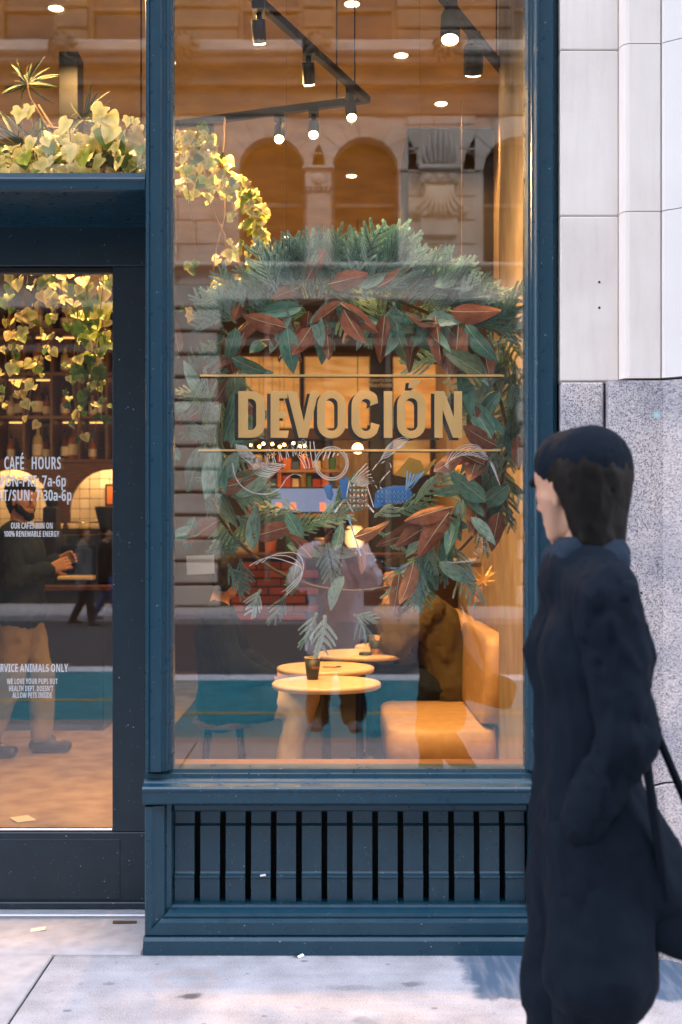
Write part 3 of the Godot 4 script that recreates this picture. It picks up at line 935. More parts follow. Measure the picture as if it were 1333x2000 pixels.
func build_lettering(w: Node3D) -> void:
	var z := -0.0805
	for a in [["D", 466], ["E", 529], ["V", 567], ["O", 620], ["C", 687], ["I", 750], ["Ó", 776], ["N", 849]]:
		obj("gilt_letter", letter(a[0], z, 0.0015, Vector2.ZERO, Vector2(a[1], 855)), M.gold, w)
		obj("letter_shadow", letter(a[0], z - 0.003, 0.0012, Vector2(-7, 5), Vector2(a[1], 855)), M.shadow_black, w)
	for a in [[391, 984, 733.5], [388, 978, 879.5]]:
		var lo := P(a[0], a[2] + 2, z); var hi := P(a[1], a[2] - 2, z)
		obj("gilt_line", MB.new().span(Vector3(lo.x, lo.y, z), Vector3(hi.x, hi.y, z + 0.0014)), M.gold, w)
		obj("line_shadow", MB.new().span(Vector3(lo.x + 0.004, lo.y - 0.004, z - 0.003), Vector3(hi.x, lo.y, z - 0.0016)), M.shadow_black, w)
	# festive line drawings in paint pen: curls, a diver's porthole, two fish-tailed swimmers with a coffee pot
	z = -0.0802
	var px := func(a: Array) -> PackedVector2Array:
		var p := PackedVector2Array()
		for i in range(0, a.size(), 2):
			var v := P(a[i], a[i + 1], z)
			p.append(Vector2(v.x, v.y))
		return p
	var curve := func(a: Array) -> PackedVector2Array:
		var c := Curve2D.new()
		var p: PackedVector2Array = px.call(a)
		for i in p.size():
			var tang := (p[mini(i + 1, p.size() - 1)] - p[maxi(i - 1, 0)]) / 5.0
			c.add_point(p[i], -tang, tang)
		return c.tessellate(3, 4.0)
	var white := MB.new()
	for k in 9:   # hair streaming off to the left
		var t := k / 8.0
		white.stroke(curve.call([462 + 18 * t, 868 + 3 * t, 470 + 26 * t, 890, 492 + 22 * t, 905 + 6 * sin(k * 2.0), 500 + 34 * t, 925 - 20 * t, 528 + 30 * t, 932 - 24 * t]), 0.0030, z)
	for k in 8:   # fingers of seaweed
		var x := 500.0 + 13 * k
		white.stroke(curve.call([x, 918 - 5 * k, x - 4, 902 - 5 * k, x + 2, 893 - 5 * k, x + 7, 902 - 5 * k, x + 8, 916 - 5 * k]), 0.0028, z)
	for k in 5:
		white.stroke(curve.call([585 + 7 * k, 862, 580 + 9 * k, 884, 590 + 7 * k, 902 + 2 * k, 596 + 4 * k, 915]), 0.0028, z)
	white.stroke(curve.call([455, 905, 462, 935, 485, 958, 520, 965, 545, 955, 560, 935, 575, 926, 590, 930]), 0.0030, z)
	for r in [33.0, 29.0]:
		var ringp := PackedVector2Array()
		var c := P(648, 905, z)
		for i in 41: ringp.append(Vector2(c.x + cos(TAU * i / 40) * r / K, c.y + sin(TAU * i / 40) * r / K))
		white.stroke(ringp, 0.0042, z)
	for k in 4: white.stroke(px.call([632 + 9 * k, 898 - 3 * k, 638 + 8 * k, 880 + 2 * k]), 0.004, z)
	# the pale swimmer's tail: fan and scales
	for k in 8: white.stroke(curve.call([686 + 3 * k, 940 + 1.5 * k, 700 + 4 * k, 922 + 3 * k, 716 + 3 * k, 905 + 7 * k]), 0.0028, z)
	for r in 5:
		for k in 4:
			var x := 684.0 + 8 * k
			var y := 945.0 + 10 * r
			white.stroke(curve.call([x, y, x + 4, y + 8, x + 8, y]), 0.0026, z)
	white.stroke(curve.call([683, 940, 678, 975, 690, 1000]), 0.003, z)
	white.stroke(curve.call([716, 945, 724, 970, 730, 990]), 0.003, z)
	white.stroke(curve.call([655, 1000, 672, 978, 692, 972, 712, 980, 730, 1000]), 0.006, z)
	# the other swimmer's hair, face and arm
	for k in 8: white.stroke(curve.call([728 + 2 * k, 918 - 3 * k, 745 + 2 * k, 898 - 4 * k, 762 + 3 * k, 890 - 5 * k, 785 + 2 * k, 872 - 2 * k]), 0.0026, z)
	white.stroke(curve.call([745, 905, 758, 900, 764, 915, 752, 930, 742, 945, 746, 955]), 0.004, z)
	for k in 10: white.stroke(curve.call([872 + 5 * k, 905 - 3 * k, 890 + 6 * k, 878 + 2 * k, 925 + 4 * k, 868 + 4 * k, 950 + 3 * k, 885 + 7 * k]), 0.0022, z)
	for k in 6: white.stroke(curve.call([848 + 3 * k, 908 + 2 * k, 862, 912 + 3 * k, 876, 904 + 4 * k]), 0.0025, z)
	for k in 6: white.stroke(arc(Vector2(P(936 + 9 * (k % 3), 1050 + 16 * (k / 3), z).x, P(936, 1052 + 18 * (k / 3) + 5 * (k % 2), z).y), 0.006, 0.006, 0, 360, 12), 0.002, z)
	white.stroke(curve.call([870, 1090, 880, 1098, 915, 1096, 935, 1090, 925, 1078]), 0.003, z)
	for k in 3: white.stroke(curve.call([488 + 12 * k, 1105 - 3 * k, 520 + 10 * k, 1090 - 4 * k, 560 + 12 * k, 1096 - 6 * k, 590, 1115 + 5 * k, 560, 1150 + 6 * k]), 0.0025, z)
	obj("white_drawing", white, M.chalk, w)
	var blue := MB.new()
	var bz := z - 0.0012
	var fill := func(a: Array, mb: MB) -> void: mb.extrude(px.call(a), Transform3D(Basis.IDENTITY, Vector3(0, 0, bz)), 0.0008)
	fill.call([734, 962, 742, 955, 760, 950, 790, 948, 800, 955, 806, 963, 800, 975, 786, 981, 768, 983, 752, 986, 736, 993, 730, 990], blue)
	obj("blue_tail_drawing", blue, M.paint_blue, w)
	blue = MB.new()
	fill.call([632, 950, 646, 944, 652, 965, 648, 978, 640, 974], blue)
	obj("blue_fin_drawing", blue, M.paint_blue, w)
	blue = MB.new()
	fill.call([663, 938, 680, 930, 681, 960, 676, 978, 668, 972], blue)
	obj("blue_fin_drawing", blue, M.paint_blue, w)
	var scales := MB.new()
	for r in 3:
		for k in 7:
			scales.stroke(curve.call([738 + 8 * k, 958 + 9 * r, 743 + 8 * k, 966 + 9 * r, 747 + 8 * k, 958 + 9 * r]), 0.0022, z)
	obj("blue_scales_drawing", scales, M.paint_sky, w)
	scales = MB.new()
	scales.stroke(curve.call([680, 1006, 692, 1045, 705, 1085]), 0.007, z)
	obj("pale_blue_drawing", scales, M.paint_sky, w)
	scales = MB.new()
	scales.stroke(curve.call([730, 1095, 744, 1090, 752, 1105, 775, 1110, 795, 1104]), 0.008, z)
	obj("pale_blue_drawing", scales, M.paint_sky, w)
	scales = MB.new()
	for k in 6: scales.stroke(px.call([794 + 2 * k, 957 - k, 796 + 6.5 * k, 928 - 3 * absf(k - 2.5)]), 0.006, z)
	obj("pale_blue_drawing", scales, M.paint_sky, w)
	var pot := MB.new()
	fill.call([770, 928, 800, 893, 822, 900, 829, 915, 850, 896, 853, 899, 833, 925, 822, 934, 800, 934], pot)
	obj("gold_drawing", pot, M.paint_gold, w)

# ---------------------------------------------------------------- stone pier at the right
func build_pier() -> void:
	var s := thing("stone_pier", "pinkish limestone pier standing on speckled grey granite, right of the shopfront", "stone pier", Vector3(1.1, 0, 0))
	obj("core", MB.new().span(Vector3(0.80, 0.0, -0.6), Vector3(3.5, 2.02, -0.03)), M.mortar, s)
	obj("core", MB.new().span(Vector3(0.80, 2.02, -0.6), Vector3(3.5, 5.0, -0.006)), M.mortar_pale, s)
	var rows := [2.026, 2.613, 3.202, 3.79, 4.38]
	for k in 4:
		var lo: float = rows[k] + 0.0015
		var hi: float = rows[k + 1] - 0.0015
		obj("stone_block", MB.new().span(Vector3(0.800, lo, -0.1), Vector3(1.006, hi, 0.0), 0.004), M.limestone, s)
		# the second strip stands proud and turns a soft edge to the left
		var prof := poly([1.006, -0.1, 1.008, 0.012, 1.012, 0.030, 1.022, 0.042, 1.034, 0.047, 1.140, 0.047, 1.146, 0.040, 1.146, -0.1])
		obj("stone_block", upright(MB.new(), prof, lo + 0.004, hi + 0.004), M.limestone, s)
		# splayed face that comes out towards the street
		var splay := poly([1.148, -0.1, 1.148, 0.050, 1.155, 0.058, 1.50, 0.30, 1.80, 0.30, 1.80, -0.1])
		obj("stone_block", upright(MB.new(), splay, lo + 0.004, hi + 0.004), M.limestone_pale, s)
	# granite courses
	obj("granite_block", MB.new().span(Vector3(0.800, 0.0, -0.1), Vector3(0.952, 2.021, 0.010), 0.006), M.granite, s)
	var up := poly([0.961, -0.1, 0.961, 0.044, 0.967, 0.050, 1.150, 0.055, 1.160, 0.062, 1.51, 0.325, 1.80, 0.325, 1.80, -0.1])
	obj("granite_block", upright(MB.new(), up, 0.0, 2.022, Vector3.ZERO, Vector3(-0.27, 0, -0.3035)), M.granite, s)
	var low := poly([0.961, -0.1, 0.961, 0.060, 0.972, 0.072, 1.150, 0.077, 1.160, 0.084, 1.51, 0.347, 1.80, 0.347, 1.80, -0.1])
	obj("granite_block", upright(MB.new(), low, -0.01, 0.70, Vector3(-0.27, 0, 0.70 - 0.2955), Vector3.ZERO), M.granite, s)
	# drilled holes, and a dab of turquoise paint
	for a in [[1171, 551, 0.0012], [1171, 601, 0.0012], [1253, 1158, 0.0542], [1253, 1184, 0.0542]]:
		obj("drill_hole", MB.new().lathe([Vector2(0, 0), Vector2(0.0042, 0), Vector2(0.0042, 0.0014), Vector2(0, 0.0014)], Transform3D(Basis(Vector3.RIGHT, Vector3.BACK, Vector3.DOWN), P(a[0], a[1], a[2] - 0.001)), 10), M.void, s)
	var dab := MB.new()
	var c := P(1282, 811, 0.0505)
	var pts := PackedVector2Array()
	for i in 18: pts.append(Vector2(c.x, c.y) + Vector2.from_angle(TAU * i / 18) * (0.011 + 0.005 * sin(i * 2.3)))
	dab.extrude(pts, Transform3D(Basis.IDENTITY, Vector3(0, 0, 0.0540)), 0.0012)
	obj("paint_dab", dab, mat("turquoise", lin(0.38, 0.62, 0.66), 0.7), s)

# ---------------------------------------------------------------- the building across the street, seen in the glass
func build_opposite() -> void:
	var z := 20.0
	var b := thing("stone_building", "ornate stone building with arched windows across the street, seen reflected in the glass", "building", Vector3(0, 0, 20.3))
	var q := func(x: float, y: float) -> Vector2:
		var v := Q(x, y, z)
		return Vector2(v.x, v.y)
	var shaded_stone: Material = M.facade_shaded  # upper storeys: shade painted into the stone's colour
	var fs: Material = M.facade_stone
	obj("wall", MB.new().span(Vector3(-16, 0, 20.75), Vector3(16, 26, 30)), M.facade_dark, b)
	obj("upper_wall", MB.new().span(Vector3(-16, 15.0, 20.05), Vector3(16, 26, 20.8)), shaded_stone, b)
	obj("cornice", MB.new().span(Vector3(-16, 25.2, 19.2), Vector3(16, 26.2, 20.8), 0.2), fs, b)
	# arched storey
	var y0: float = q.call(0, 522).y
	var y1: float = q.call(0, 222).y
	var bays := [[-260, -60, [-220, -88]], [-60, 115, [-38, 94]], [115, 290, [137, 269]], [290, 440, null], [440, 622, [465, 597]], [622, 797, [648, 780]], [797, 930, null], [930, 1090, [945, 1077]], [1090, 1230, null], [1230, 1400, [1250, 1382]]]
	for bay in bays:
		var bl: float = q.call(bay[0], 0).x
		var br: float = q.call(bay[1], 0).x
		var back := Transform3D(Basis.IDENTITY, Vector3(0, 0, z))
		if bay[2] == null:
			obj("pier_wall", MB.new().span(Vector3(bl, y0, z), Vector3(br, y1, z + 0.8)), M.mortar, b)
			var h := y0
			var k := 0
			while h < y1 - 0.05:
				var top := minf(h + 0.49, y1)
				var m := lerpf(bl, br, 0.38 if k % 2 == 0 else 0.62)
				obj("stone_block", MB.new().span(Vector3(bl, h + 0.01, z - 0.05), Vector3(m - 0.008, top - 0.01, z + 0.05), 0.012), fs, b)
				obj("stone_block", MB.new().span(Vector3(m + 0.008, h + 0.01, z - 0.05), Vector3(br, top - 0.01, z + 0.05), 0.012), fs, b)
				h = top
				k += 1
			continue
		var ax0: float = q.call(bay[2][0], 0).x
		var ax1: float = q.call(bay[2][1], 0).x
		var ys: float = q.call(0, 330).y
		var r := (ax1 - ax0) / 2.0
		var cx := (ax0 + ax1) / 2.0
		var p := PackedVector2Array([Vector2(bl, y0), Vector2(ax0, y0)])
		for i in 17:
			var a := PI - PI * i / 16.0
			p.append(Vector2(cx + cos(a) * r, ys + sin(a) * r))
		p.append_array([Vector2(ax1, y0), Vector2(br, y0), Vector2(br, y1), Vector2(bl, y1)])
		obj("arch_wall", MB.new().extrude(p, back, 0.5), fs, b)
		for i in 9:
			var a0 := PI * i / 9.0 + 0.008
			var a1 := PI * (i + 1) / 9.0 - 0.008
			var c := Vector2(cx, ys)
			var w := PackedVector2Array([c + Vector2.from_angle(a0) * r, c + Vector2.from_angle(a0) * (r + 0.42), c + Vector2.from_angle(a1) * (r + 0.42), c + Vector2.from_angle(a1) * r])
			obj("arch_stone", MB.new().extrude(w, Transform3D(Basis.IDENTITY, Vector3(0, 0, z - 0.05)), 0.06), fs, b)
		var win := obj("arched_window", MB.new().span(Vector3(ax0, y0, z + 0.42), Vector3(ax1, ys + r, z + 0.46)), M.dark_window, b)
		obj("frame", MB.new().span(Vector3(ax0, ys - 0.66, z + 0.34), Vector3(ax1, ys - 0.58, z + 0.42)).span(Vector3(ax0, y0, z + 0.34), Vector3(ax0 + 0.07, ys, z + 0.42)).span(Vector3(ax1 - 0.07, y0, z + 0.34), Vector3(ax1, ys, z + 0.42)), M.window_timber, win)
		# pilaster with a roundel between neighbours
		var px: float = br if bay[1] in [622, 115] else bl
		if bay[0] in [440, -60]:
			var yc: float = q.call(0, 350).y
			obj("pilaster", MB.new().span(Vector3(px - 0.22, y0, z - 0.10), Vector3(px + 0.22, yc - 0.24, z), 0.02), fs, b)
			var cap := obj("capital", MB.new().span(Vector3(px - 0.27, yc - 0.18, z - 0.16), Vector3(px + 0.27, yc + 0.19, z), 0.02).span(Vector3(px - 0.33, yc + 0.19, z - 0.24), Vector3(px + 0.33, yc + 0.26, z), 0.02), fs, b)
			obj("roundel", MB.new().smooth().ball(Vector3(px, yc, z - 0.16), Vector3(0.13, 0.13, 0.06), 12), fs, cap)
			for i in 5: obj("drop", MB.new().smooth().ball(Vector3(px - 0.2 + 0.1 * i, yc - 0.22, z - 0.12), Vector3(0.04, 0.05, 0.05), 8), fs, cap)
	# carved brackets on the blank bays
	for cxp in [858.0, 1160.0]:
		var o: Vector2 = q.call(cxp, 348)
		var orn := obj("carved_bracket", MB.new().span(Vector3(o.x - 0.44, o.y + 0.10, z - 0.42), Vector3(o.x + 0.44, o.y + 0.20, z), 0.03).span(Vector3(o.x - 0.38, o.y - 0.14, z - 0.30), Vector3(o.x + 0.38, o.y + 0.10, z), 0.02).span(Vector3(o.x - 0.38, o.y - 1.18, z - 0.16), Vector3(o.x + 0.38, o.y - 0.80, z), 0.02).span(Vector3(o.x - 0.40, o.y + 0.30, z - 0.08), Vector3(o.x + 0.40, o.y + 1.10, z), 0.02), fs, b)
		for i in 3: obj("roundel", MB.new().smooth().ball(Vector3(o.x - 0.25 + 0.25 * i, o.y - 0.02, z - 0.30), Vector3(0.10, 0.10, 0.06), 10), fs, orn)
		for i in 9:
			var t := i - 4.0
			var l := 0.95 - 0.05 * t * t
			var pts := PackedVector3Array()
			for k in 7:
				var u := k / 6.0
				pts.append(Vector3(o.x + t * 0.07 + t * 0.06 * u * u + 0.03 * t * sin(u * 4.0), o.y + 0.20 + l * u * (1.0 - 0.15 * u), z - 0.16 - 0.12 * sin(u * PI) - 0.08 * u))
			obj("leaf_carving", MB.new().smooth().tube(pts, 0.055, 0.035, 6), fs, orn)
			var dn := PackedVector3Array()
			for k in 7:
				var u := k / 6.0
				dn.append(Vector3(o.x + t * 0.065 - t * 0.02 * u + 0.04 * t * u * u * u * 2.0, o.y - 0.16 - (0.66 - 0.012 * t * t) * u, z - 0.20 - 0.10 * sin(u * PI)))
			obj("leaf_carving", MB.new().smooth().tube(dn, 0.05, 0.035, 6), fs, orn)
		for sg in [-1.0, 1.0]:
			obj("scroll", MB.new().smooth().ball(Vector3(o.x + sg * 0.48, o.y - 0.66, z - 0.12), Vector3(0.12, 0.10, 0.10), 10), fs, orn)
			obj("scroll", MB.new().smooth().ball(Vector3(o.x + sg * 0.30, o.y - 0.72, z - 0.14), Vector3(0.12, 0.10, 0.10), 10), fs, orn)
	# entablature and storey above
	var ent := func(ya: float, yb: float, out: float, e: float) -> void:
		obj("band", MB.new().span(Vector3(-16, q.call(0, ya).y, z - out), Vector3(16, q.call(0, yb).y, z + 0.75), e), fs if out > 0.3 else shaded_stone, b)
	ent.call(222, 170, 0.08, 0.01); ent.call(170, 158, 0.22, 0.02); ent.call(158, 128, 0.10, 0.01); ent.call(128, 116, 0.34, 0.03); ent.call(116, 92, 0.52, 0.04)
	var wins := [[-160, -40], [-10, 108], [168, 292], [465, 592], [650, 775], [1000, 1124], [1180, 1300]]
	var yw0: float = q.call(0, 92).y
	var prev := -16.0
	for i in wins.size() + 1:
		var x1: float = q.call(wins[i][0], 0).x if i < wins.size() else 16.0
		obj("pier_wall", MB.new().span(Vector3(prev, yw0, z + 0.04), Vector3(x1, 15.0, z + 0.75)), M.mortar, b)
		var h := yw0
		while h < 14.9:
			obj("stone_block", MB.new().span(Vector3(prev, h + 0.018, z - 0.04), Vector3(x1, h + 0.40, z + 0.2), 0.03), shaded_stone, b)
			h += 0.42
		if i < wins.size():
			var x2: float = q.call(wins[i][1], 0).x
			var win := obj("sash_window", MB.new().span(Vector3(x1, yw0, z + 0.34), Vector3(x2, 15.0, z + 0.38)), M.dark_window, b)
			obj("frame", MB.new().span(Vector3(x1, yw0, z + 0.16), Vector3(x1 + 0.09, 15.0, z + 0.34)).span(Vector3(x2 - 0.09, yw0, z + 0.16), Vector3(x2, 15.0, z + 0.34)).span(Vector3(x1, yw0 + 0.9, z + 0.24), Vector3(x2, yw0 + 0.97, z + 0.34)), M.window_timber, win)
			prev = x2
	# lion heads on the cornice
	for lx in [132.0, 366.0, 620.0, 871.0, 1126.0]:
		var c: Vector2 = q.call(lx, 104)
		var lion := obj("lion_head", MB.new().smooth().ball(Vector3(c.x, c.y, z - 0.55), Vector3(0.20, 0.22, 0.16), 12).ball(Vector3(c.x, c.y - 0.08, z - 0.70), Vector3(0.09, 0.08, 0.09), 10), shaded_stone, b)
		for i in 10:
			var a := TAU * i / 10.0
			obj("mane", MB.new().smooth().tube(PackedVector3Array([Vector3(c.x + cos(a) * 0.14, c.y + sin(a) * 0.16, z - 0.62), Vector3(c.x + cos(a) * 0.25, c.y + sin(a) * 0.27, z - 0.58), Vector3(c.x + cos(a + 0.4) * 0.31, c.y + sin(a + 0.4) * 0.33 - 0.05, z - 0.50)]), 0.05, 0.025, 6), shaded_stone, lion)
	# ground floor: fascia, dark shop windows between rusticated piers
	obj("fascia", MB.new().span(Vector3(-16, 6.30, z - 0.12), Vector3(16, 6.99, z + 0.75), 0.02), fs, b)
	obj("fascia_moulding", MB.new().span(Vector3(-16, 6.93, z - 0.34), Vector3(16, 7.02, z + 0.7), 0.03), fs, b)
	obj("shop_glass", MB.new().span(Vector3(-16, 0.5, z + 0.5), Vector3(16, 6.30, z + 0.55)), M.shop_dark, b)
	obj("stall_riser", MB.new().span(Vector3(-16, 0, z + 0.3), Vector3(16, 0.55, z + 0.6)), M.shop_dark, b)
	obj("shop_lintel", MB.new().span(Vector3(-16, 5.4, z + 0.15), Vector3(16, 5.55, z + 0.55)), M.window_timber, b)
	for pr in [[-420, -320], [-160, -70], [330, 430], [1012, 1112], [1400, 1500]]:
		var xa: float = q.call(pr[0], 0).x
		var xb: float = q.call(pr[1], 0).x
		obj("pier_core", MB.new().span(Vector3(xa + 0.05, 0, z), Vector3(xb - 0.05, 6.3, z + 0.7)), M.mortar, b)
		var h := 0.0
		var k := 0
		while h < 6.25:
			var inset := 0.0 if k % 2 == 0 else 0.06
			obj("stone_block", MB.new().span(Vector3(xa + inset, h + 0.03, z - 0.16), Vector3(xb - inset, h + 0.44, z + 0.1), 0.03), fs, b)
			h += 0.47
			k += 1
	for xm in [520.0, 640.0, 760.0, 880.0]:
		var x: float = q.call(xm, 0).x
		obj("shop_mullion", MB.new().span(Vector3(x - 0.05, 0.5, z + 0.25), Vector3(x + 0.05, 6.3, z + 0.5)), M.window_timber, b)
	# cut letters on the fascia
	for a in [["S", 343.0], ["E", 208.0], ["S", 182.0], ["B", 146.0]]:
		var v: Vector2 = q.call(a[1], 553)
		var t := text_line("cut_letter", a[0], 0.34, 0.9, Vector3.ZERO, M.facade_dark, b, 0.02)
		t.transform = b.global_transform.affine_inverse() * Transform3D(Basis(Vector3.UP, PI), Vector3(v.x, v.y, z - 0.125))
	# neighbours that close the street to both sides
	for sg in [-1.0, 1.0]:
		var n := thing("neighbour_building", ("plain stone building down the street beyond the ornate one, to the " + ("left" if sg < 0 else "right")), "building", Vector3(sg * 32, 0, 24))
		obj("wall", MB.new().span(Vector3(sg * 16.2, 0, 20.2), Vector3(sg * 60, 24, 32)), fs, n)
		for k in 6:
			for r in 4:
				obj("window", MB.new().span(Vector3(sg * 19 + sg * 4.2 * k - 0.8, 4.0 + 4.2 * r, 20.12), Vector3(sg * 19 + sg * 4.2 * k + 0.8, 6.6 + 4.2 * r, 20.3)), M.dark_window, n)

# ---------------------------------------------------------------- inside the cafe
func cushion(mb: MB, c: Vector3, s: Vector3, pw := 0.35, b := Basis.IDENTITY) -> MB:
	# rounded box, padded
	mb.smooth()
	var n := 20
	var f := func(i: int, j: int) -> Vector3:
		var u := -PI / 2 + PI * i / (n / 2)
		var v := TAU * j / n
		var g := func(x: float) -> float: return signf(x) * pow(absf(x), pw)
		return c + b * (Vector3(g.call(cos(u)) * g.call(cos(v)), g.call(sin(u)), -g.call(cos(u)) * g.call(sin(v))) * s / 2.0)
	for i in n / 2:
		for j in n:
			mb.q(f.call(i, j), f.call(i, j + 1), f.call(i + 1, j + 1), f.call(i + 1, j))
	return mb

func spot_head(parent: Node3D, top: Vector3, aim: Vector3, r: float, l: float, energy: float, angle := 28.0) -> void:
	var d := (aim - top).normalized()
	var c := top + Vector3(0, -0.10, 0)
	var can := obj("spot_head", MB.new().smooth().tube(PackedVector3Array([c - d * l * 0.5, c - d * l * 0.49, c + d * l * 0.5]), r, r, 18).flat().tube(PackedVector3Array([top, c]), 0.012, 0.012, 8).box(top + Vector3(0, -0.012, 0), Vector3(0.05, 0.035, 0.09)), M.black_metal, parent)
	obj("lamp_face", MB.new().smooth().tube(PackedVector3Array([c + d * (l * 0.5 + 0.001), c + d * (l * 0.5 + 0.006)]), r * 0.84, r * 0.80, 18), M.lamp_face, can)
	spot(c + d * (l * 0.5 + 0.012), c + d * 2.0, energy, angle, Color(1.0, 0.76, 0.45), r * 0.8)

func rail(called: String, label: String, a: Vector3, b: Vector3) -> Node3D:
	var t := thing(called, label, "track light", (a + b) / 2.0, "track lights under the cafe ceiling")
	var d := (b - a).normalized()
	var side := d.cross(Vector3.UP).normalized()
	var bs := Basis(d, side.cross(d).normalized(), side)
	obj("rail", MB.new().box((a + b) / 2.0, Vector3((b - a).length(), 0.035, 0.035), 0.003, bs), M.black_metal, t)
	for p in [a.lerp(b, 0.12), a.lerp(b, 0.88)]:
		obj("hanger", MB.new().tube(PackedVector3Array([p, Vector3(p.x, 4.2, p.z)]), 0.004, 0.004, 6), M.black_metal, t)
	return t

func build_lights() -> void:
	var t1 := rail("light_track", "black light track slanting down from the window's top edge to its corner joint", P(470, -30, -0.42), P(718, 196, -1.50))
	spot_head(t1, P(506, 12, -0.5), P(600, 1310, -2.1), 0.028, 0.085, 12.0, 34)
	spot_head(t1, P(603, 98, -0.9), P(680, 1300, -2.6), 0.028, 0.085, 14.0, 28)
	spot_head(t1, P(686, 176, -1.42), P(760, 800, -0.5), 0.027, 0.085, 10.0, 26)
	var t2 := rail("light_track", "black light track running left from the corner joint above the trailing ivy", P(716, 194, -1.52), P(250, 256, -1.75))
	spot_head(t2, P(613, 212, -1.58), P(600, 900, -0.35), 0.027, 0.085, 9.0, 26)
	spot_head(t2, P(546, 221, -1.62), P(520, 900, -0.35), 0.027, 0.085, 9.0, 26)
	spot_head(t2, P(408, 240, -1.70), P(470, 420, -0.62), 0.030, 0.085, 15.0, 48)
	spot_head(t2, P(300, 252, -1.74), P(150, 340, -0.34), 0.030, 0.085, 13.0, 50)
	var t3 := rail("light_track", "black light track with two large cans near the window's right edge", P(845, -30, -0.42), P(985, 140, -1.08))
	spot_head(t3, P(880, 5, -0.55), P(860, 700, -0.16), 0.040, 0.11, 11.0, 30)
	spot_head(t3, P(925, 72, -0.85), P(900, 1400, -3.3), 0.042, 0.11, 11.0, 28)
	var t4 := rail("light_track", "added black light track above the doorway planter, out of view over the transom window", P(-150, -150, -1.2), P(240, -120, -1.2))  # track added above the view to light the ivy round the door
	spot_head(t4, P(40, -120, -1.2), P(60, 320, -0.3), 0.030, 0.085, 12.0, 48)
	spot_head(t4, P(190, -108, -1.2), P(230, 320, -0.3), 0.030, 0.085, 12.0, 48)
	spot_head(t4, P(-60, -125, -1.2), P(60, 660, -0.95), 0.030, 0.085, 8.0, 40)
	spot_head(t4, P(120, -112, -1.2), P(110, 640, -1.0), 0.030, 0.085, 10.0, 40)
	var names := ["round recessed downlight nearest the window's top, between two spot tracks", "round downlight in a raised pale ring on the ochre ceiling", "round recessed downlight in front of the plaster pier", "small round downlight deepest in the room, seen within the second arch"]
	var i := 0
	for p in [[688, 26, -1.85], [784, 126, -2.5], [862, 209, -3.25], [687, 331, -4.75], [330, 120, -2.6], [120, 60, -3.8], [860, 420, -7.0], [560, 420, -6.6], [110, -120, -1.9]]:
		var v := P(p[0], p[1], p[2])
		v.y = 4.2
		var l := thing("downlight", names[i] if i < 4 else (["recessed downlight behind the ivy's top", "recessed downlight in the ceiling over the bar counter", "recessed downlight at the back of the room, behind the wreath's right shoulder", "recessed downlight at the back of the room, behind the wreath's left shoulder", "added recessed downlight just inside the cafe door"][i - 4]), "downlight", v, "round downlights in the cafe ceiling")
		obj("trim", MB.new().smooth().lathe([Vector2(0.038, -0.005), Vector2(0.047, -0.007), Vector2(0.048, 0.0)], Transform3D(Basis.IDENTITY, v), 24), M.cream, l)
		obj("lamp_face", MB.new().lathe([Vector2(0, -0.004), Vector2(0.038, -0.004), Vector2(0.038, -0.002), Vector2(0, -0.002)], Transform3D(Basis.IDENTITY, v), 24), M.downlight_face, l)
		spot(v + Vector3(0, -0.012, 0), v + Vector3(0.0, -2, -0.02), 5.0 if i < 4 else 4.5 if i < 8 else 10.0, 62, Color(1.0, 0.76, 0.46), 0.035)  # the last one, inside the door, is added to brighten the floor
		i += 1

func build_table(at: Vector3, label: String) -> Node3D:
	var t := thing("cafe_table", label, "table", Vector3.ZERO, "small round cafe tables by the window")
	var I := Transform3D()
	piece("tabletop", MB.new().smooth(1).lathe([Vector2(0, 0.722), Vector2(0.262, 0.722)], I, 40).smooth(2).lathe([Vector2(0.262, 0.722), Vector2(0.270, 0.728), Vector2(0.272, 0.738), Vector2(0.269, 0.747), Vector2(0.264, 0.750)], I, 40).smooth(3).lathe([Vector2(0.264, 0.750), Vector2(0, 0.750)], I, 40).done(), M.table_stone, t)
	piece("column", MB.new().smooth().lathe([Vector2(0.03, 0.03), Vector2(0.026, 0.06), Vector2(0.026, 0.70), Vector2(0.10, 0.715), Vector2(0.10, 0.7215)], I, 18).done(), M.black_metal, t)
	piece("foot", MB.new().smooth().lathe([Vector2(0.20, 0.0), Vector2(0.205, 0.008), Vector2(0.05, 0.028), Vector2(0.03, 0.032), Vector2(0, 0.032)], I, 28).done(), M.black_metal, t)
	t.position = at
	return t

func cup(called: String, label: String, at: Vector3, body: Material, sleeve: Material, rim: Material) -> Node3D:
	var c := thing(called, label, "cup", at)
	var xf := Transform3D(Basis.IDENTITY, at)
	obj("cup_wall", MB.new().smooth().lathe([Vector2(0, 0.001), Vector2(0.028, 0.001), Vector2(0.040, 0.110), Vector2(0.037, 0.108), Vector2(0.030, 0.03)], xf, 24), body, c)
	obj("sleeve", MB.new().smooth().lathe([Vector2(0.0325, 0.034), Vector2(0.0392, 0.088), Vector2(0.0382, 0.088)], xf, 24), sleeve, c)
	obj("rim", MB.new().smooth().lathe([Vector2(0.0390, 0.108), Vector2(0.0415, 0.110), Vector2(0.0415, 0.114), Vector2(0.0385, 0.113)], xf, 24), rim, c)
	return c

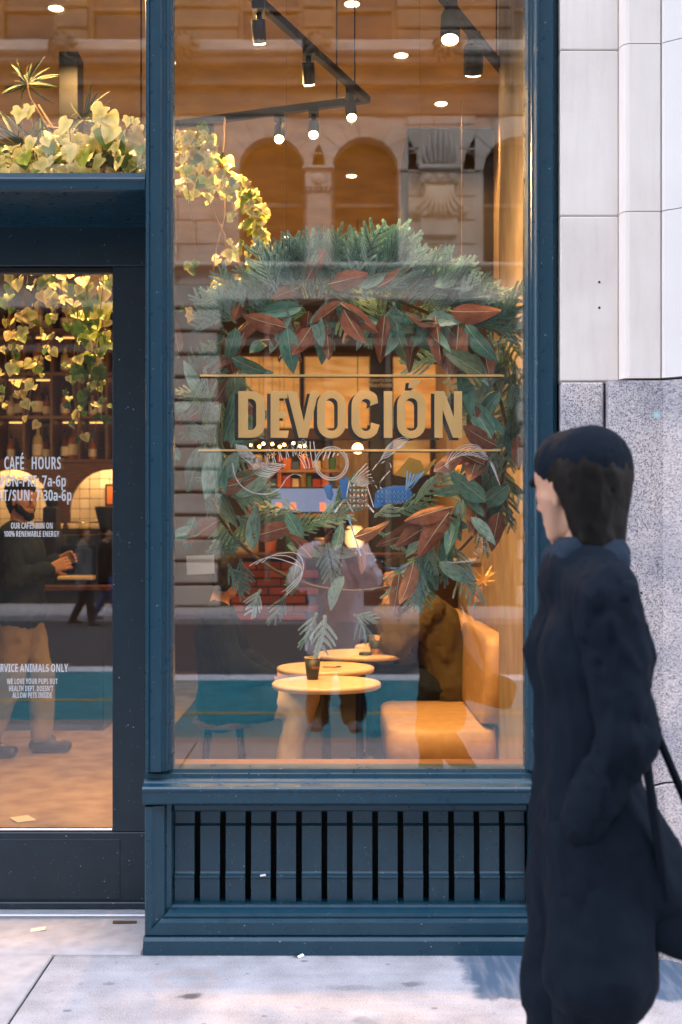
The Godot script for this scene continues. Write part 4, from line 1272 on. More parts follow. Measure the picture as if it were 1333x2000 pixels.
func build_seating() -> void:
	var t := build_table(Vector3(-0.043, 0, -1.676), "round pale cafe table nearest the window, a dark cup at its edge")
	var spots := [[-0.053, -2.36, "round pale cafe table just behind the nearest one, empty but for a dark lid"], [0.152, -3.13, "round pale cafe table holding the tan and black paper cup"], [0.40, -3.60, "round cafe table farthest back, mostly hidden by the seated man's arm"]]
	for s in spots: copy(t, "cafe_table", Vector3(s[0], 0, s[1]), s[2])
	var c1 := cup("paper_cup", "dark grey paper coffee cup on the table nearest the window", Vector3(-0.114, 0.75, -1.78), M.cup_dark, M.cup_dark, M.cream)
	text_line("print", "DEVO", 0.013, 0.7, Vector3(-0.100, 0.812, -1.7415), M.orange, c1, 0.001)
	obj("coffee", MB.new().lathe([Vector2(0, 0.098), Vector2(0.0365, 0.098), Vector2(0, 0.099)], Transform3D(Basis.IDENTITY, Vector3(-0.114, 0.75, -1.78)), 20), M.walnut, c1)
	cup("paper_cup", "tan paper coffee cup with a black band on the table by the seated man", Vector3(0.247, 0.75, -3.05), M.cup_tan, M.cup_dark, M.cream)
	var lid := obj("black_lid", MB.new().smooth().lathe([Vector2(0, 0.751), Vector2(0.04, 0.751), Vector2(0.042, 0.757), Vector2(0.036, 0.766), Vector2(0, 0.764)], Transform3D(Basis.IDENTITY, Vector3(0.185, 0, -3.0)), 20), M.cup_dark)
	tag(lid, "black cup lid lying beside the tan paper cup", "lid")
	var spoon := obj("teaspoon", MB.new().smooth().ball(Vector3(0.02, 0.757, -2.30), Vector3(0.016, 0.004, 0.011), 10).flat().box(Vector3(-0.03, 0.756, -2.29), Vector3(0.08, 0.004, 0.007)), M.black_metal)
	tag(spoon, "dark spoon on the second table from the window", "spoon")
	# banquette along the right wall
	var b := thing("banquette", "tan leather banquette with padded backrest along the right wall", "bench", Vector3(0.6, 0, -2.9))
	obj("plinth", MB.new().span(Vector3(0.32, 0.0, -4.6), Vector3(1.05, 0.24, -2.10), 0.01), M.walnut, b)
	for k in 2:
		obj("seat", cushion(MB.new(), Vector3(0.575, 0.345, -2.70 - 1.28 * k), Vector3(0.60, 0.22, 1.27), 0.22), M.leather, b)
		obj("backrest", cushion(MB.new(), Vector3(0.845, 0.70, -2.70 - 1.28 * k), Vector3(0.115, 0.50, 1.27), 0.26, Basis(Vector3.BACK, -0.05)), M.leather, b)
	# stool for the person at the left
	var st := thing("stool", "low dark stool under the person in beige trousers", "stool", Vector3(-0.62, 0, -2.4))
	obj("seat", MB.new().smooth().lathe([Vector2(0, 0.42), Vector2(0.17, 0.42), Vector2(0.18, 0.44), Vector2(0.17, 0.462), Vector2(0, 0.466)], Transform3D(Basis.IDENTITY, Vector3(-0.62, 0, -2.4)), 24), M.walnut, st)
	for k in 4:
		var d := Vector3(cos(PI / 4 + k * PI / 2), 0, sin(PI / 4 + k * PI / 2))
		obj("leg", MB.new().smooth().tube(PackedVector3Array([Vector3(-0.62, 0.42, -2.4) + d * 0.12, Vector3(-0.62, 0.0, -2.4) + d * 0.17]), 0.014, 0.012, 8), M.black_metal, st)

func bottle(at: Vector3, h: float, m, label: String) -> void:
	var o := thing("bottle", label, "bottle", at, "bottles in the cabinet over the bar")
	var xf := Transform3D(Basis.from_scale(Vector3(h, h, h)), at)
	obj("glass", MB.new().smooth().lathe([Vector2(0, 0), Vector2(0.16, 0), Vector2(0.17, 0.03), Vector2(0.17, 0.55), Vector2(0.14, 0.64), Vector2(0.055, 0.72), Vector2(0.05, 0.90)], xf, 16), m, o)
	obj("cap", MB.new().smooth().lathe([Vector2(0.055, 0.89), Vector2(0.058, 0.99), Vector2(0, 1.0)], xf, 12), M.black_metal, o)
	obj("paper_label", MB.new().smooth().lathe([Vector2(0.172, 0.14), Vector2(0.172, 0.44)], xf, 16), M.paper, o)

func build_bar() -> void:
	# back bar seen through the door: cubby cabinet over arched, tiled, lit niches
	var z := -6.2
	var s := (D - z) / D / K
	var c := thing("bar_cabinet", "dark walnut back bar with lit cubbyholes above tiled arches", "cabinet", Vector3(-2.6, 0, -6.4))
	var top := P(0, 560, z).y
	var mid := P(0, 900, z).y
	var x0 := P(-330, 0, z).x
	var x1 := P(262, 0, z).x
	obj("back", MB.new().span(Vector3(x0, 0.9, z - 0.36), Vector3(x1, top, z - 0.32)), M.walnut, c)
	var cols := 11
	var rows := 4
	for k in cols + 1:
		var x := lerpf(x0, x1, float(k) / cols)
		obj("divider", MB.new().span(Vector3(x - 0.012, mid, z - 0.32), Vector3(x + 0.012, top, z), 0.002), M.walnut, c)
	for r in rows + 1:
		var y := lerpf(mid, top, float(r) / rows)
		obj("shelf", MB.new().span(Vector3(x0, y - 0.015, z - 0.32), Vector3(x1, y + 0.015, z + 0.004), 0.002), M.walnut, c)
	for r in rows:
		for k in cols:
			var xa := lerpf(x0, x1, (k + 0.5) / cols)
			var ya := lerpf(mid, top, float(r + 1) / rows) - 0.022
			if (k * 3 + r * 5) % 4 != 1:
				obj("strip_light", MB.new().box(Vector3(xa, ya, z - 0.27), Vector3(0.16, 0.008, 0.012)), M.strip_face, c)
	# arched front
	var yb := P(0, 1008, z).y
	for a in [[214.0, "right"], [22.0, "middle"], [-170.0, "left"]]:
		var cx := P(a[0], 0, z).x
		var r := 78.0 * s
		var l := P(a[0] - 96, 0, z).x
		var p := PackedVector2Array([Vector2(l, yb - 0.55), Vector2(cx - r, yb - 0.55)])
		for i in 15:
			var g := PI - PI * i / 14.0
			p.append(Vector2(cx + cos(g) * r, yb + 0.06 + sin(g) * r))
		p.append_array([Vector2(cx + r, yb - 0.55), Vector2(l + 192 * s, yb - 0.55), Vector2(l + 192 * s, mid - 0.016), Vector2(l, mid - 0.016)])
		obj("arch_front", MB.new().extrude(p, Transform3D(Basis.IDENTITY, Vector3(0, 0, z - 0.06)), 0.05), M.walnut, c)
		obj("strip_light", MB.new().box(Vector3(cx, mid - 0.05, z - 0.12), Vector3(0.6, 0.01, 0.02)), glowing("niche_strip", Color(1.0, 0.80, 0.52), 42.0), c)
	var tile: Mesh = MB.new().box(Vector3.ZERO, Vector3(0.086, 0.086, 0.012), 0.004).done()
	var pale := [mat("tile_a", lin(0.70, 0.63, 0.52), 0.22), mat("tile_b", lin(0.62, 0.55, 0.44), 0.3), mat("tile_c", lin(0.76, 0.70, 0.60), 0.2)]
	for k in 24:
		for r in 9:
			var x := x1 - 0.05 - 0.09 * k
			var y := mid - 0.10 - 0.09 * r
			piece("tile", tile, pale[(k * 7 + r * 5 + k * r) % 3], c, Transform3D(Basis.from_euler(Vector3(0.01 * sin(k * 3.1 + r), 0.012 * sin(r * 2.3 + k * 1.7), 0)), c.global_transform.affine_inverse() * Vector3(x, y, z - 0.315)))
	var mats := [mat("amber", lin(0.35, 0.13, 0.02), 0.15), mat("clear_spirit", lin(0.5, 0.42, 0.30), 0.12), mat("dark_liquor", lin(0.10, 0.035, 0.012), 0.15)]
	var where := ["under the ivy", "beside the door stile", "at the cabinet's left end"]
	for r in rows:
		for k in [4, 5, 6, 7, 8, 9, 10]:
			for j in (2 if (k + r) % 3 else 1):
				var xa := lerpf(x0, x1, (k + 0.34 + 0.32 * j) / cols)
				bottle(Vector3(xa, lerpf(mid, top, float(r) / rows) + 0.016, z - 0.18), 0.22 + 0.05 * ((k * 5 + r * 3 + j) % 3), mats[(k + r + j) % 3], "%s bottle in the %s cubbyhole from the right, %s row over the arches" % [["amber", "pale", "dark brown"][(k + r + j) % 3], ["first", "second", "third", "fourth", "fifth", "sixth", "seventh"][10 - k], ["lowest", "second", "third", "top"][r]])
	# counter with the espresso machine
	var ct := thing("bar_counter", "dark bar counter with a pale wooden edge, seen through the door", "counter", Vector3(-2.6, 0, -5.1))
	obj("front", MB.new().span(Vector3(-4.8, 0.0, -5.5), Vector3(-1.75, 1.06, -4.75), 0.01), M.shop_dark, ct)
	obj("worktop", MB.new().span(Vector3(-4.8, 1.06, -5.55), Vector3(-1.70, 1.10, -4.70), 0.006), M.walnut, ct)
	var board := obj("serving_board", MB.new().box(P(153, 1128, -4.9), Vector3(0.27, 0.03, 0.22), 0.006), M.cream)
	tag(board, "pale wooden board lying lit on the bar counter", "board")
	var e := thing("espresso_machine", "black and chrome espresso machine on the bar counter", "coffee machine", Vector3(-2.15, 1.1, -5.2))
	var ex := P(150, 0, -5.2).x
	obj("body", MB.new().box(Vector3(ex, 1.44, -5.25), Vector3(0.62, 0.18, 0.42), 0.03).box(Vector3(ex, 1.26, -5.38), Vector3(0.56, 0.22, 0.12), 0.01).box(Vector3(ex, 1.14, -5.22), Vector3(0.62, 0.06, 0.44), 0.01), M.black_metal, e)
	obj("cup_rail", MB.new().smooth().tube(PackedVector3Array([Vector3(ex - 0.3, 1.58, -5.06), Vector3(ex + 0.3, 1.58, -5.06)]), 0.007, 0.007, 8), M.chrome, e)
	obj("panel", MB.new().box(Vector3(ex, 1.44, -5.035), Vector3(0.56, 0.09, 0.012), 0.004), M.chrome, e)
	for k in 3:
		var gx := ex - 0.2 + 0.2 * k
		var g := obj("group_head", MB.new().smooth().tube(PackedVector3Array([Vector3(gx, 1.36, -5.14), Vector3(gx, 1.28, -5.14)]), 0.035, 0.032, 14), M.chrome, e)
		obj("handle", MB.new().smooth().tube(PackedVector3Array([Vector3(gx, 1.29, -5.12), Vector3(gx, 1.275, -4.96)]), 0.012, 0.014, 8), M.black_metal, g)
	for k in 6:
		var m := obj("cup_stack", MB.new().smooth().lathe([Vector2(0.025, 0), Vector2(0.038, 0.055), Vector2(0.034, 0.055), Vector2(0, 0.01)], Transform3D(Basis.IDENTITY, Vector3(ex - 0.25 + 0.1 * k, 1.53, -5.25)), 14), M.cream)
		tag(m, "small cream cup on the espresso machine, %s from the left" % ["first", "second", "third", "fourth", "fifth", "sixth"][k], "cup", "cups on the espresso machine")
	var gr := thing("coffee_grinder", "black coffee grinder on the counter right of the espresso machine", "grinder", Vector3(-1.86, 1.1, -5.0))
	var gx := P(211, 0, -5.0).x
	obj("body", MB.new().box(Vector3(gx, 1.30, -5.0), Vector3(0.15, 0.40, 0.22), 0.02), M.black_metal, gr)
	obj("hopper", MB.new().smooth().lathe([Vector2(0.05, 1.50), Vector2(0.06, 1.52), Vector2(0.10, 1.68), Vector2(0.10, 1.70), Vector2(0, 1.70)], Transform3D(Basis.IDENTITY, Vector3(gx, 0, -5.0)), 18), M.black_metal, gr)
	var gr2 := thing("coffee_grinder", "tall black grinder at the counter's near end, left of the machine", "grinder", Vector3(-2.4, 1.1, -4.95))
	var g2 := P(102, 0, -4.95).x
	obj("body", MB.new().box(Vector3(g2, 1.40, -4.95), Vector3(0.10, 0.60, 0.2), 0.015), M.black_metal, gr2)
	obj("hopper", MB.new().smooth().lathe([Vector2(0.04, 1.70), Vector2(0.08, 1.84), Vector2(0, 1.845)], Transform3D(Basis.IDENTITY, Vector3(g2, 0, -4.95)), 16), M.black_metal, gr2)
	var fr := thing("picture_frame", "small dark picture frame against the lit tiles", "picture", P(218, 945, -6.1))
	obj("frame", MB.new().box(P(219, 967, -6.45), Vector3(0.12, 0.2, 0.02), 0.004), M.black_metal, fr)
	obj("print", MB.new().box(P(219, 967, -6.437), Vector3(0.09, 0.16, 0.004)), M.orange, fr)
	pendant(Vector3(-3.0, 2.55, -4.7), 0.06, "added globe lamp over the bar counter, left of the door's glass", 0.8)  # added globe, out of view, that carries fill light for the bar
	pendant(Vector3(-1.55, 2.55, -5.0), 0.06, "added globe lamp over the bar counter's right end, behind the door's post", 0.8)  # second added globe, hidden by the post, also fill light

func pendant(at: Vector3, r: float, label: String, energy: float) -> void:
	var t := thing("pendant_lamp", label, "lamp", at)
	obj("globe_bulb", MB.new().smooth().ball(at, Vector3.ONE * r, 16), M.bulb_face, t)
	obj("cord", MB.new().tube(PackedVector3Array([at + Vector3(0, r, 0), Vector3(at.x, 4.2, at.z)]), 0.004, 0.004, 6), M.black_metal, t)
	omni(at, energy, Color(1.0, 0.75, 0.45), r)

func build_room() -> void:
	var z := -8.3
	# lit panes at the back of the room
	var lab := ["wide lit amber pane behind the name's first letters", "lit amber pane behind the middle of the name", "lit amber pane behind the last letters of the name", "narrow lit amber pane at the right end of the row", "lower lit pane behind the gold coffee pot drawing", "lower lit pale pane at the far right of the back wall"]
	var i := 0
	for a in [[457, 588, 697, 836], [595, 722, 697, 836], [768, 868, 697, 836], [915, 1002, 697, 836], [768, 840, 858, 926], [915, 962, 858, 930]]:
		var w := thing("lit_window", lab[i], "window", P((a[0] + a[1]) / 2.0, a[3], z), "lit panes in the back wall")
		var lo := P(a[0], a[3], z); var hi := P(a[1], a[2], z)
		obj("pane", MB.new().span(Vector3(lo.x, lo.y, z - 0.02), Vector3(hi.x, hi.y, z)), M.lit_panel, w)
		obj("frame", MB.new().span(Vector3(lo.x - 0.05, lo.y - 0.03, z - 0.06), Vector3(lo.x, hi.y + 0.04, z + 0.04), 0.004).span(Vector3(hi.x, lo.y - 0.03, z - 0.06), Vector3(hi.x + 0.03, hi.y + 0.04, z + 0.04), 0.004).span(Vector3(lo.x, hi.y, z - 0.06), Vector3(hi.x, hi.y + 0.04, z + 0.04), 0.004), M.walnut, w)
		i += 1
	var bm := obj("ceiling_beam", MB.new().span(P(430, 858, z + 0.1), P(1010, 838, z + 0.1) + Vector3(0, 0, -0.3)), M.walnut)
	tag(bm, "dark timber beam under the lit panes of the back wall", "beam")
	var bh := obj("bulkhead", MB.new().span(Vector3(0.486, 2.75, -4.6), Vector3(1.058, 4.199, -3.7), 0.004), M.wall_dark_mat)
	bh.set_meta("kind", "structure")
	# ochre wall panel between the shelves and the menu board
	var pl := obj("wall_panel", MB.new().span(P(650, 1080, z), P(720, 858, z) + Vector3(0, 0, -0.25)), M.plaster)
	tag(pl, "ochre plaster wall strip left of the black menu board", "wall panel")
	# shelves with packets
	var sh := thing("wall_shelf", "wooden wall shelf stacked with bright coffee packets and boxes", "shelf", P(570, 1000, -7.6))
	for y in [917, 952, 1005]:
		var lo := P(478, y + 6, -7.6); var hi := P(662, y, -7.6)
		obj("board", MB.new().span(Vector3(lo.x, lo.y, -7.9), Vector3(hi.x, hi.y, -7.6), 0.004), M.oak, sh)
	var cols := [M.orange, M.red, M.cream, M.blue_box, M.green_box, M.red, M.orange, M.paint_gold]
	var words := ["orange", "red", "cream", "blue", "green", "red", "orange", "gold"]
	var n := 0
	for row in [917.0, 952.0, 1005.0]:
		var place := 0
		var x := 484.0
		while x < 650:
			var w := 9.0 + 7.0 * ((n * 7) % 4) / 3.0
			var h := 17.0 + 6.0 * ((n * 5) % 3)
			var lo := P(x, row, -7.65); var hi := P(x + w, row - h, -7.65)
			var bx := obj("packet", MB.new().span(Vector3(lo.x, lo.y, -7.80), Vector3(hi.x, hi.y, -7.65), 0.006), cols[(n * 5 + int(row)) % 8])
			tag(bx, words[(n * 5 + int(row)) % 8] + " coffee packet, %s from the left on the %s board of the wall shelf" % [["first", "second", "third", "fourth", "fifth", "sixth", "seventh", "eighth", "ninth", "tenth", "eleventh", "twelfth", "thirteenth", "fourteenth", "fifteenth"][place], "top" if row < 920 else "middle" if row < 960 else "lowest"], "packet", words[(n * 5 + int(row)) % 8] + " packets on the wall shelf")
			x += w + 2.0
			n += 1
			place += 1
	var card := thing("price_card", "small cream card with a round mark on the wall shelf", "card", P(502, 945, -7.5))
	obj("card", MB.new().box(P(502, 943, -7.5), Vector3(0.11, 0.13, 0.01)), M.cream, card)
	obj("mark", MB.new().smooth().ball(P(506, 946, -7.493), Vector3(0.03, 0.03, 0.004), 12), M.paint_sky, card)
	# menu board
	var mb := thing("menu_board", "tall black menu board with chalked lettering behind the last letters of the name", "menu board", P(745, 1085, -6.6))
	var lo := P(724, 1088, -6.6); var hi := P(768, 690, -6.6)
	obj("board", MB.new().span(Vector3(lo.x, lo.y, -6.66), Vector3(hi.x, hi.y, -6.60), 0.004), M.shop_dark, mb)
	obj("bracket", MB.new().span(Vector3(hi.x, P(0, 930, -6.6).y, -6.64), Vector3(P(812, 0, -6.6).x, P(0, 985, -6.6).y, -6.62)), M.shop_dark, mb)
	for a in [["Americano", 744, 742], ["Macchiato", 744, 752], ["TEA", 776, 953]]:
		text_line("chalk_line", a[0], 0.036, 0.8, P(a[1], a[2], -6.596), M.chalk, mb, 0.002, "Droid Serif")
	# brick bar with its worktop
	var bc := thing("brick_counter", "red brick bar counter with a dark worktop at the back of the room", "counter", Vector3(0.0, 0, -6.3))
	obj("core", MB.new().span(Vector3(-0.9, 0.0, -6.9), Vector3(1.05, 1.28, -6.03)), M.mortar, bc)
	obj("worktop", MB.new().span(Vector3(-0.92, 1.28, -6.95), Vector3(1.05, 1.32, -5.96), 0.006), M.walnut, bc)
	var brick: Mesh = MB.new().box(Vector3.ZERO, Vector3(0.205, 0.062, 0.05), 0.004).done()
	var half: Mesh = MB.new().box(Vector3.ZERO, Vector3(0.098, 0.062, 0.05), 0.004).done()
	var bm3 := [M.brick_red, M.brick_brown, M.brick_orange]
	obj("timber_front", MB.new().span(Vector3(-0.9, 0.0, -6.04), Vector3(1.05, 0.735, -5.985), 0.004), M.wall_dark_mat, bc)
	obj("timber_front", MB.new().span(Vector3(-0.09, 0.735, -6.04), Vector3(1.05, 1.28, -5.985), 0.004), M.walnut, bc)
	for r in range(10, 17):
		for k in 5:
			var x := -0.79 + 0.216 * k - (0.108 if r % 2 else 0.0)
			if x < -0.85:
				piece("brick", half, bm3[(r * 3 + k) % 3], bc, Transform3D(Basis.IDENTITY, bc.global_transform.affine_inverse() * Vector3(x + 0.055, 0.04 + 0.0735 * r, -6.018)))
				continue
			if x > -0.17: continue
			piece("brick", brick, bm3[(r * 5 + k * 7 + r * k) % 3], bc, Transform3D(Basis.from_euler(Vector3(0, 0.008 * sin(k + r * 2.0), 0)), bc.global_transform.affine_inverse() * Vector3(x, 0.04 + 0.0735 * r, -6.018 + 0.002 * sin(r * 3.0 + k * 5.0))))
	# things on the bar
	var jar := func(called: String, label: String, x: float, yb: float, w: float, h: float, zz: float, m: Material, lidm: Material) -> void:
		var at := P(x, yb, zz); at.y = 1.32
		var k := (D - zz) / D / K
		var t := thing(called, label, "jar", at)
		obj("body", MB.new().smooth().lathe([Vector2(0, 0), Vector2(w * k * 0.46, 0), Vector2(w * k * 0.5, 0.02), Vector2(w * k * 0.5, h * k * 0.8), Vector2(w * k * 0.4, h * k * 0.9), Vector2(0, h * k * 0.9)], Transform3D(Basis.IDENTITY, at), 20), m, t)
		obj("lid", MB.new().smooth().lathe([Vector2(0, h * k * 0.9), Vector2(w * k * 0.42, h * k * 0.9), Vector2(w * k * 0.42, h * k), Vector2(0, h * k)], Transform3D(Basis.IDENTITY, at), 20), lidm, t)
	jar.call("glass_jar", "large pale jar at the left end of the brick bar", 482, 1080, 46, 52, -6.2, M.cream, M.oak)
	jar.call("glass_jar", "orange jar on the brick bar beside the large pale jar", 529, 1080, 22, 34, -6.25, M.orange, M.red)
	jar.call("glass_jar", "green jar in the middle of the brick bar", 575, 1080, 34, 40, -6.2, M.green_box, M.oak)
	jar.call("glass_jar", "brown jar on the brick bar behind the photographer's reflection", 624, 1080, 22, 30, -6.3, M.walnut, M.cream)
	var tea := thing("table_lamp", "cream shaded lamp on the brick bar by the black hat stand", "lamp", Vector3(P(693, 0, -6.4).x, 1.32, -6.4))
	var tl := Vector3(P(693, 0, -6.4).x, 1.32, -6.4)
	obj("lamp_shade", MB.new().smooth().lathe([Vector2(0.06, 0.05), Vector2(0.085, 0.09), Vector2(0.085, 0.20), Vector2(0.06, 0.24), Vector2(0, 0.245)], Transform3D(Basis.IDENTITY, tl), 20), glowing("shade_lamp", Color(1.0, 0.85, 0.6), 0.35), tea)
	obj("foot", MB.new().smooth().lathe([Vector2(0.05, 0), Vector2(0.05, 0.015), Vector2(0.012, 0.02), Vector2(0.012, 0.06)], Transform3D(Basis.IDENTITY, tl), 14), M.black_metal, tea)
	omni(tl + Vector3(0, 0.15, 0.16), 0.25)
	var scr := thing("reflected_sign", "pale blue glowing panel added above the brick bar for a reflected sign", "glow_panel", P(595, 1000, -5.7))  # glowing panel added in place of a bright reflection in the glass
	obj("glow_panel", MB.new().box(P(595, 977, -5.70), Vector3(0.56, 0.195, 0.012)), M.reflected_sign_glow, scr)
	obj("case", MB.new().box(P(595, 977, -5.73), Vector3(0.59, 0.225, 0.04), 0.008), M.black_metal, scr)
	for k in 3: obj("print", MB.new().box(P(545 + 28 * k + (30 if k == 2 else 0), 990, -5.691), Vector3(0.05, 0.07, 0.003)), glowing("sign_print_glow", Color(1.0, 0.55, 0.4), 0.5), scr)
	obj("foot", MB.new().box(Vector3(P(595, 0, -5.75).x, 1.45, -6.0), Vector3(0.06, 0.30, 0.04)), M.black_metal, scr)
	var reg := thing("hat_stand", "black peaked cap resting on a dark stand behind the bar", "stand", Vector3(P(668, 0, -6.5).x, 1.32, -6.5))
	var hx := P(668, 0, -6.5).x
	obj("post", MB.new().span(Vector3(hx - 0.06, 1.32, -6.56), Vector3(hx + 0.06, 1.52, -6.44), 0.01), M.black_metal, reg)
	obj("cap", MB.new().smooth().ball(Vector3(hx, 1.55, -6.5), Vector3(0.11, 0.08, 0.11), 14).ball(Vector3(hx + 0.04, 1.53, -6.42), Vector3(0.13, 0.012, 0.10), 14), M.coat_black, reg)
	# right of the bar: counter shelf with cotton snow, a red lantern and the star
	var sn := thing("window_shelf", "shelf along the right wall dusted with cotton snow", "shelf", P(930, 1102, -4.4))
	obj("board", MB.new().span(P(868, 1108, -4.4) + Vector3(0, 0, -0.2), P(992, 1100, -4.4)), M.walnut, sn)
	var fluff := MB.new().smooth()
	for k in 40: fluff.ball(P(880 + 2.7 * k, 1097 + 3 * sin(k * 1.7), -4.42 - 0.06 * (k % 3)), Vector3(0.022, 0.016, 0.02) * (0.8 + 0.4 * sin(k * 2.9)), 8)
	obj("cotton_snow", fluff, M.snow, sn)
	var ln := thing("red_lantern", "small red lantern on the snowy shelf by the pier", "lantern", P(975, 1095, -4.3))
	obj("body", MB.new().box(P(976, 1082, -4.3), Vector3(0.08, 0.10, 0.08), 0.01), M.red, ln)
	obj("flame", MB.new().smooth().ball(P(976, 1082, -4.255), Vector3(0.02, 0.025, 0.01), 10), M.bulb_face, ln)
	var sp := thing("tinsel_spray", "gold tinsel spray tied with an orange ribbon, beside the seated man", "ornament", P(943, 1140, -2.6))
	var tin := MB.new()
	var core := P(943, 1135, -2.6)
	for k in 70:
		var a := rng.randf() * TAU
		var d := Vector3(cos(a), sin(a) * 0.8 + 0.35, rng.randf_range(-0.5, 0.5)) * rng.randf_range(0.04, 0.09)
		tin.tube(PackedVector3Array([core, core + d]), 0.0016, 0.0006, 4, false)
	obj("tinsel", tin, mat("tinsel_gold", lin(0.7, 0.5, 0.22), 0.35, 0.6), sp)
	obj("ribbon", MB.new().box(P(935, 1160, -2.6), Vector3(0.035, 0.085, 0.006), 0.002, Basis(Vector3.BACK, -0.2)), M.orange, sp)
	obj("string", MB.new().tube(PackedVector3Array([core, Vector3(core.x, 1.95, core.z - 0.1)]), 0.0012, 0.0012, 4), M.gold, sp)
	var star := thing("paper_star", "orange paper star hanging among the wreath's right side", "star", P(902, 905, -3.2))
	var pts := PackedVector2Array()
	for k in 16: pts.append(Vector2.from_angle(TAU * k / 16) * (0.075 if k % 2 == 0 else 0.028))
	obj("star", MB.new().extrude(pts, Transform3D(Basis.IDENTITY, P(902, 905, -3.2)), 0.02), glowing("star_lamp", Color(1.0, 0.55, 0.2), 0.5), star)
	obj("string", MB.new().tube(PackedVector3Array([P(902, 905, -3.19), Vector3(P(902, 0, -3.19).x, 4.2, -3.19)]), 0.001, 0.001, 4), M.gold, star)
	# string of bulbs under the beam, globe lamps
	for k in 9:
		var at := P(491 + 13.5 * k + 3 * sin(k * 2.2), 869 + 3.5 * sin(k * 1.9), -7.0)
		var t := thing("bare_bulb", "bare glowing bulb, %s from the left in the row beneath the lit panes" % ["first", "second", "third", "fourth", "fifth", "sixth", "seventh", "eighth", "ninth"][k], "bulb", at, "bare bulbs hung under the beam")
		obj("bulb", MB.new().smooth().ball(at, Vector3.ONE * 0.011, 10), glowing("string_bulb", Color(1.0, 0.75, 0.4), 25.0), t)
		obj("cord", MB.new().tube(PackedVector3Array([at, Vector3(at.x, 4.2, at.z)]), 0.0015, 0.0015, 4), M.black_metal, t)
	for p in [Vector3(-0.6, 2.25, -6.9), Vector3(-0.3, 2.25, -6.9)]: omni(p, 0.22, Color(1.0, 0.7, 0.36), 0.05)
	pendant(P(699, 876, -6.0), 0.045, "white globe lamp hanging left of the menu board", 0.3)
	# post and lit column behind the transom
	var po := obj("timber_post", MB.new().span(P(115, 330, -2.2) + Vector3(0, -0.6, -0.14), P(153, 100, -2.2), 0.004), M.black_metal)
	tag(po, "dark timber post behind the transom's ivy", "post")
	var cx := P(178, 0, -3.6).x
	var cl := obj("pale_column_stub", MB.new().smooth().lathe([Vector2(0, 2.86), Vector2(0.085, 2.86), Vector2(0.085, 4.2)], Transform3D(Basis.IDENTITY, Vector3(cx, 0, -3.6)), 24), M.plaster)  # pale cylinder made up in place of a lit column
	tag(cl, "made-up length of round pale column hanging from the ceiling beside the dark post", "column_stub")
	var pr := obj("paper_notice", MB.new().box(P(392, 1103, -0.5), Vector3(0.11, 0.075, 0.002), 0.0, Basis(Vector3.BACK, 0.04)), M.paper)
	tag(pr, "small white notice at the window's left edge", "notice")
	var rec := obj("floor_receipt", MB.new().box(Vector3(P(40, 1578, -1.9).x, 0.004, -1.95), Vector3(0.10, 0.002, 0.13), 0.0, Basis(Vector3.UP, 0.6)), M.paper)
	tag(rec, "white paper slip dropped on the cafe floor inside the door", "litter")

# ---------------------------------------------------------------- plants
func leaf_blade(l: float, w: float, curl: float, fold: float, wave: float, top: Material, under: Material, broad := 0.8) -> ArrayMesh:
	# blade along +y, upper face towards +z; the underside is a second sheet just behind
	var nu := 4
	var nv := 9
	var out := ArrayMesh.new()
	for side in 2:
		var st := SurfaceTool.new()
		st.begin(Mesh.PRIMITIVE_TRIANGLES)
		st.set_smooth_group(1)
		var f := func(i: int, j: int) -> Vector3:
			var v := float(j) / nv
			var u := (float(i) / nu) * 2.0 - 1.0
			var half := w / 2.0 * pow(sin(PI * pow(v, broad)), 0.75) if j > 0 and j < nv else 0.0015
			var z := fold * absf(u) * half - curl * v * v * l + wave * sin(v * 9.0 + u * 2.0) * half * absf(u)
			return Vector3(u * half, v * l, z - 0.0009 * side)
		for j in nv:
			for i in nu:
				var a: Vector3 = f.call(i, j); var b: Vector3 = f.call(i + 1, j); var c: Vector3 = f.call(i + 1, j + 1); var d: Vector3 = f.call(i, j + 1)
				var order := [a, c, b, a, d, c] if side == 0 else [a, b, c, a, c, d]
				for p in order: st.add_vertex(p)
		st.index()
		st.generate_normals()
		st.commit(out)
	var rib := MB.new().smooth()
	var line := PackedVector3Array()
	for j in nv: line.append(Vector3(0, j * l / nv, -curl * pow(float(j) / nv, 2.0) * l - 0.0003))
	rib.tube(line, 0.0016, 0.0006, 5, false)
	rib.st.index()
	rib.st.generate_normals()
	rib.st.commit(out)
	out.surface_set_material(0, top)
	out.surface_set_material(1, under)
	out.surface_set_material(2, M.midrib)
	return out

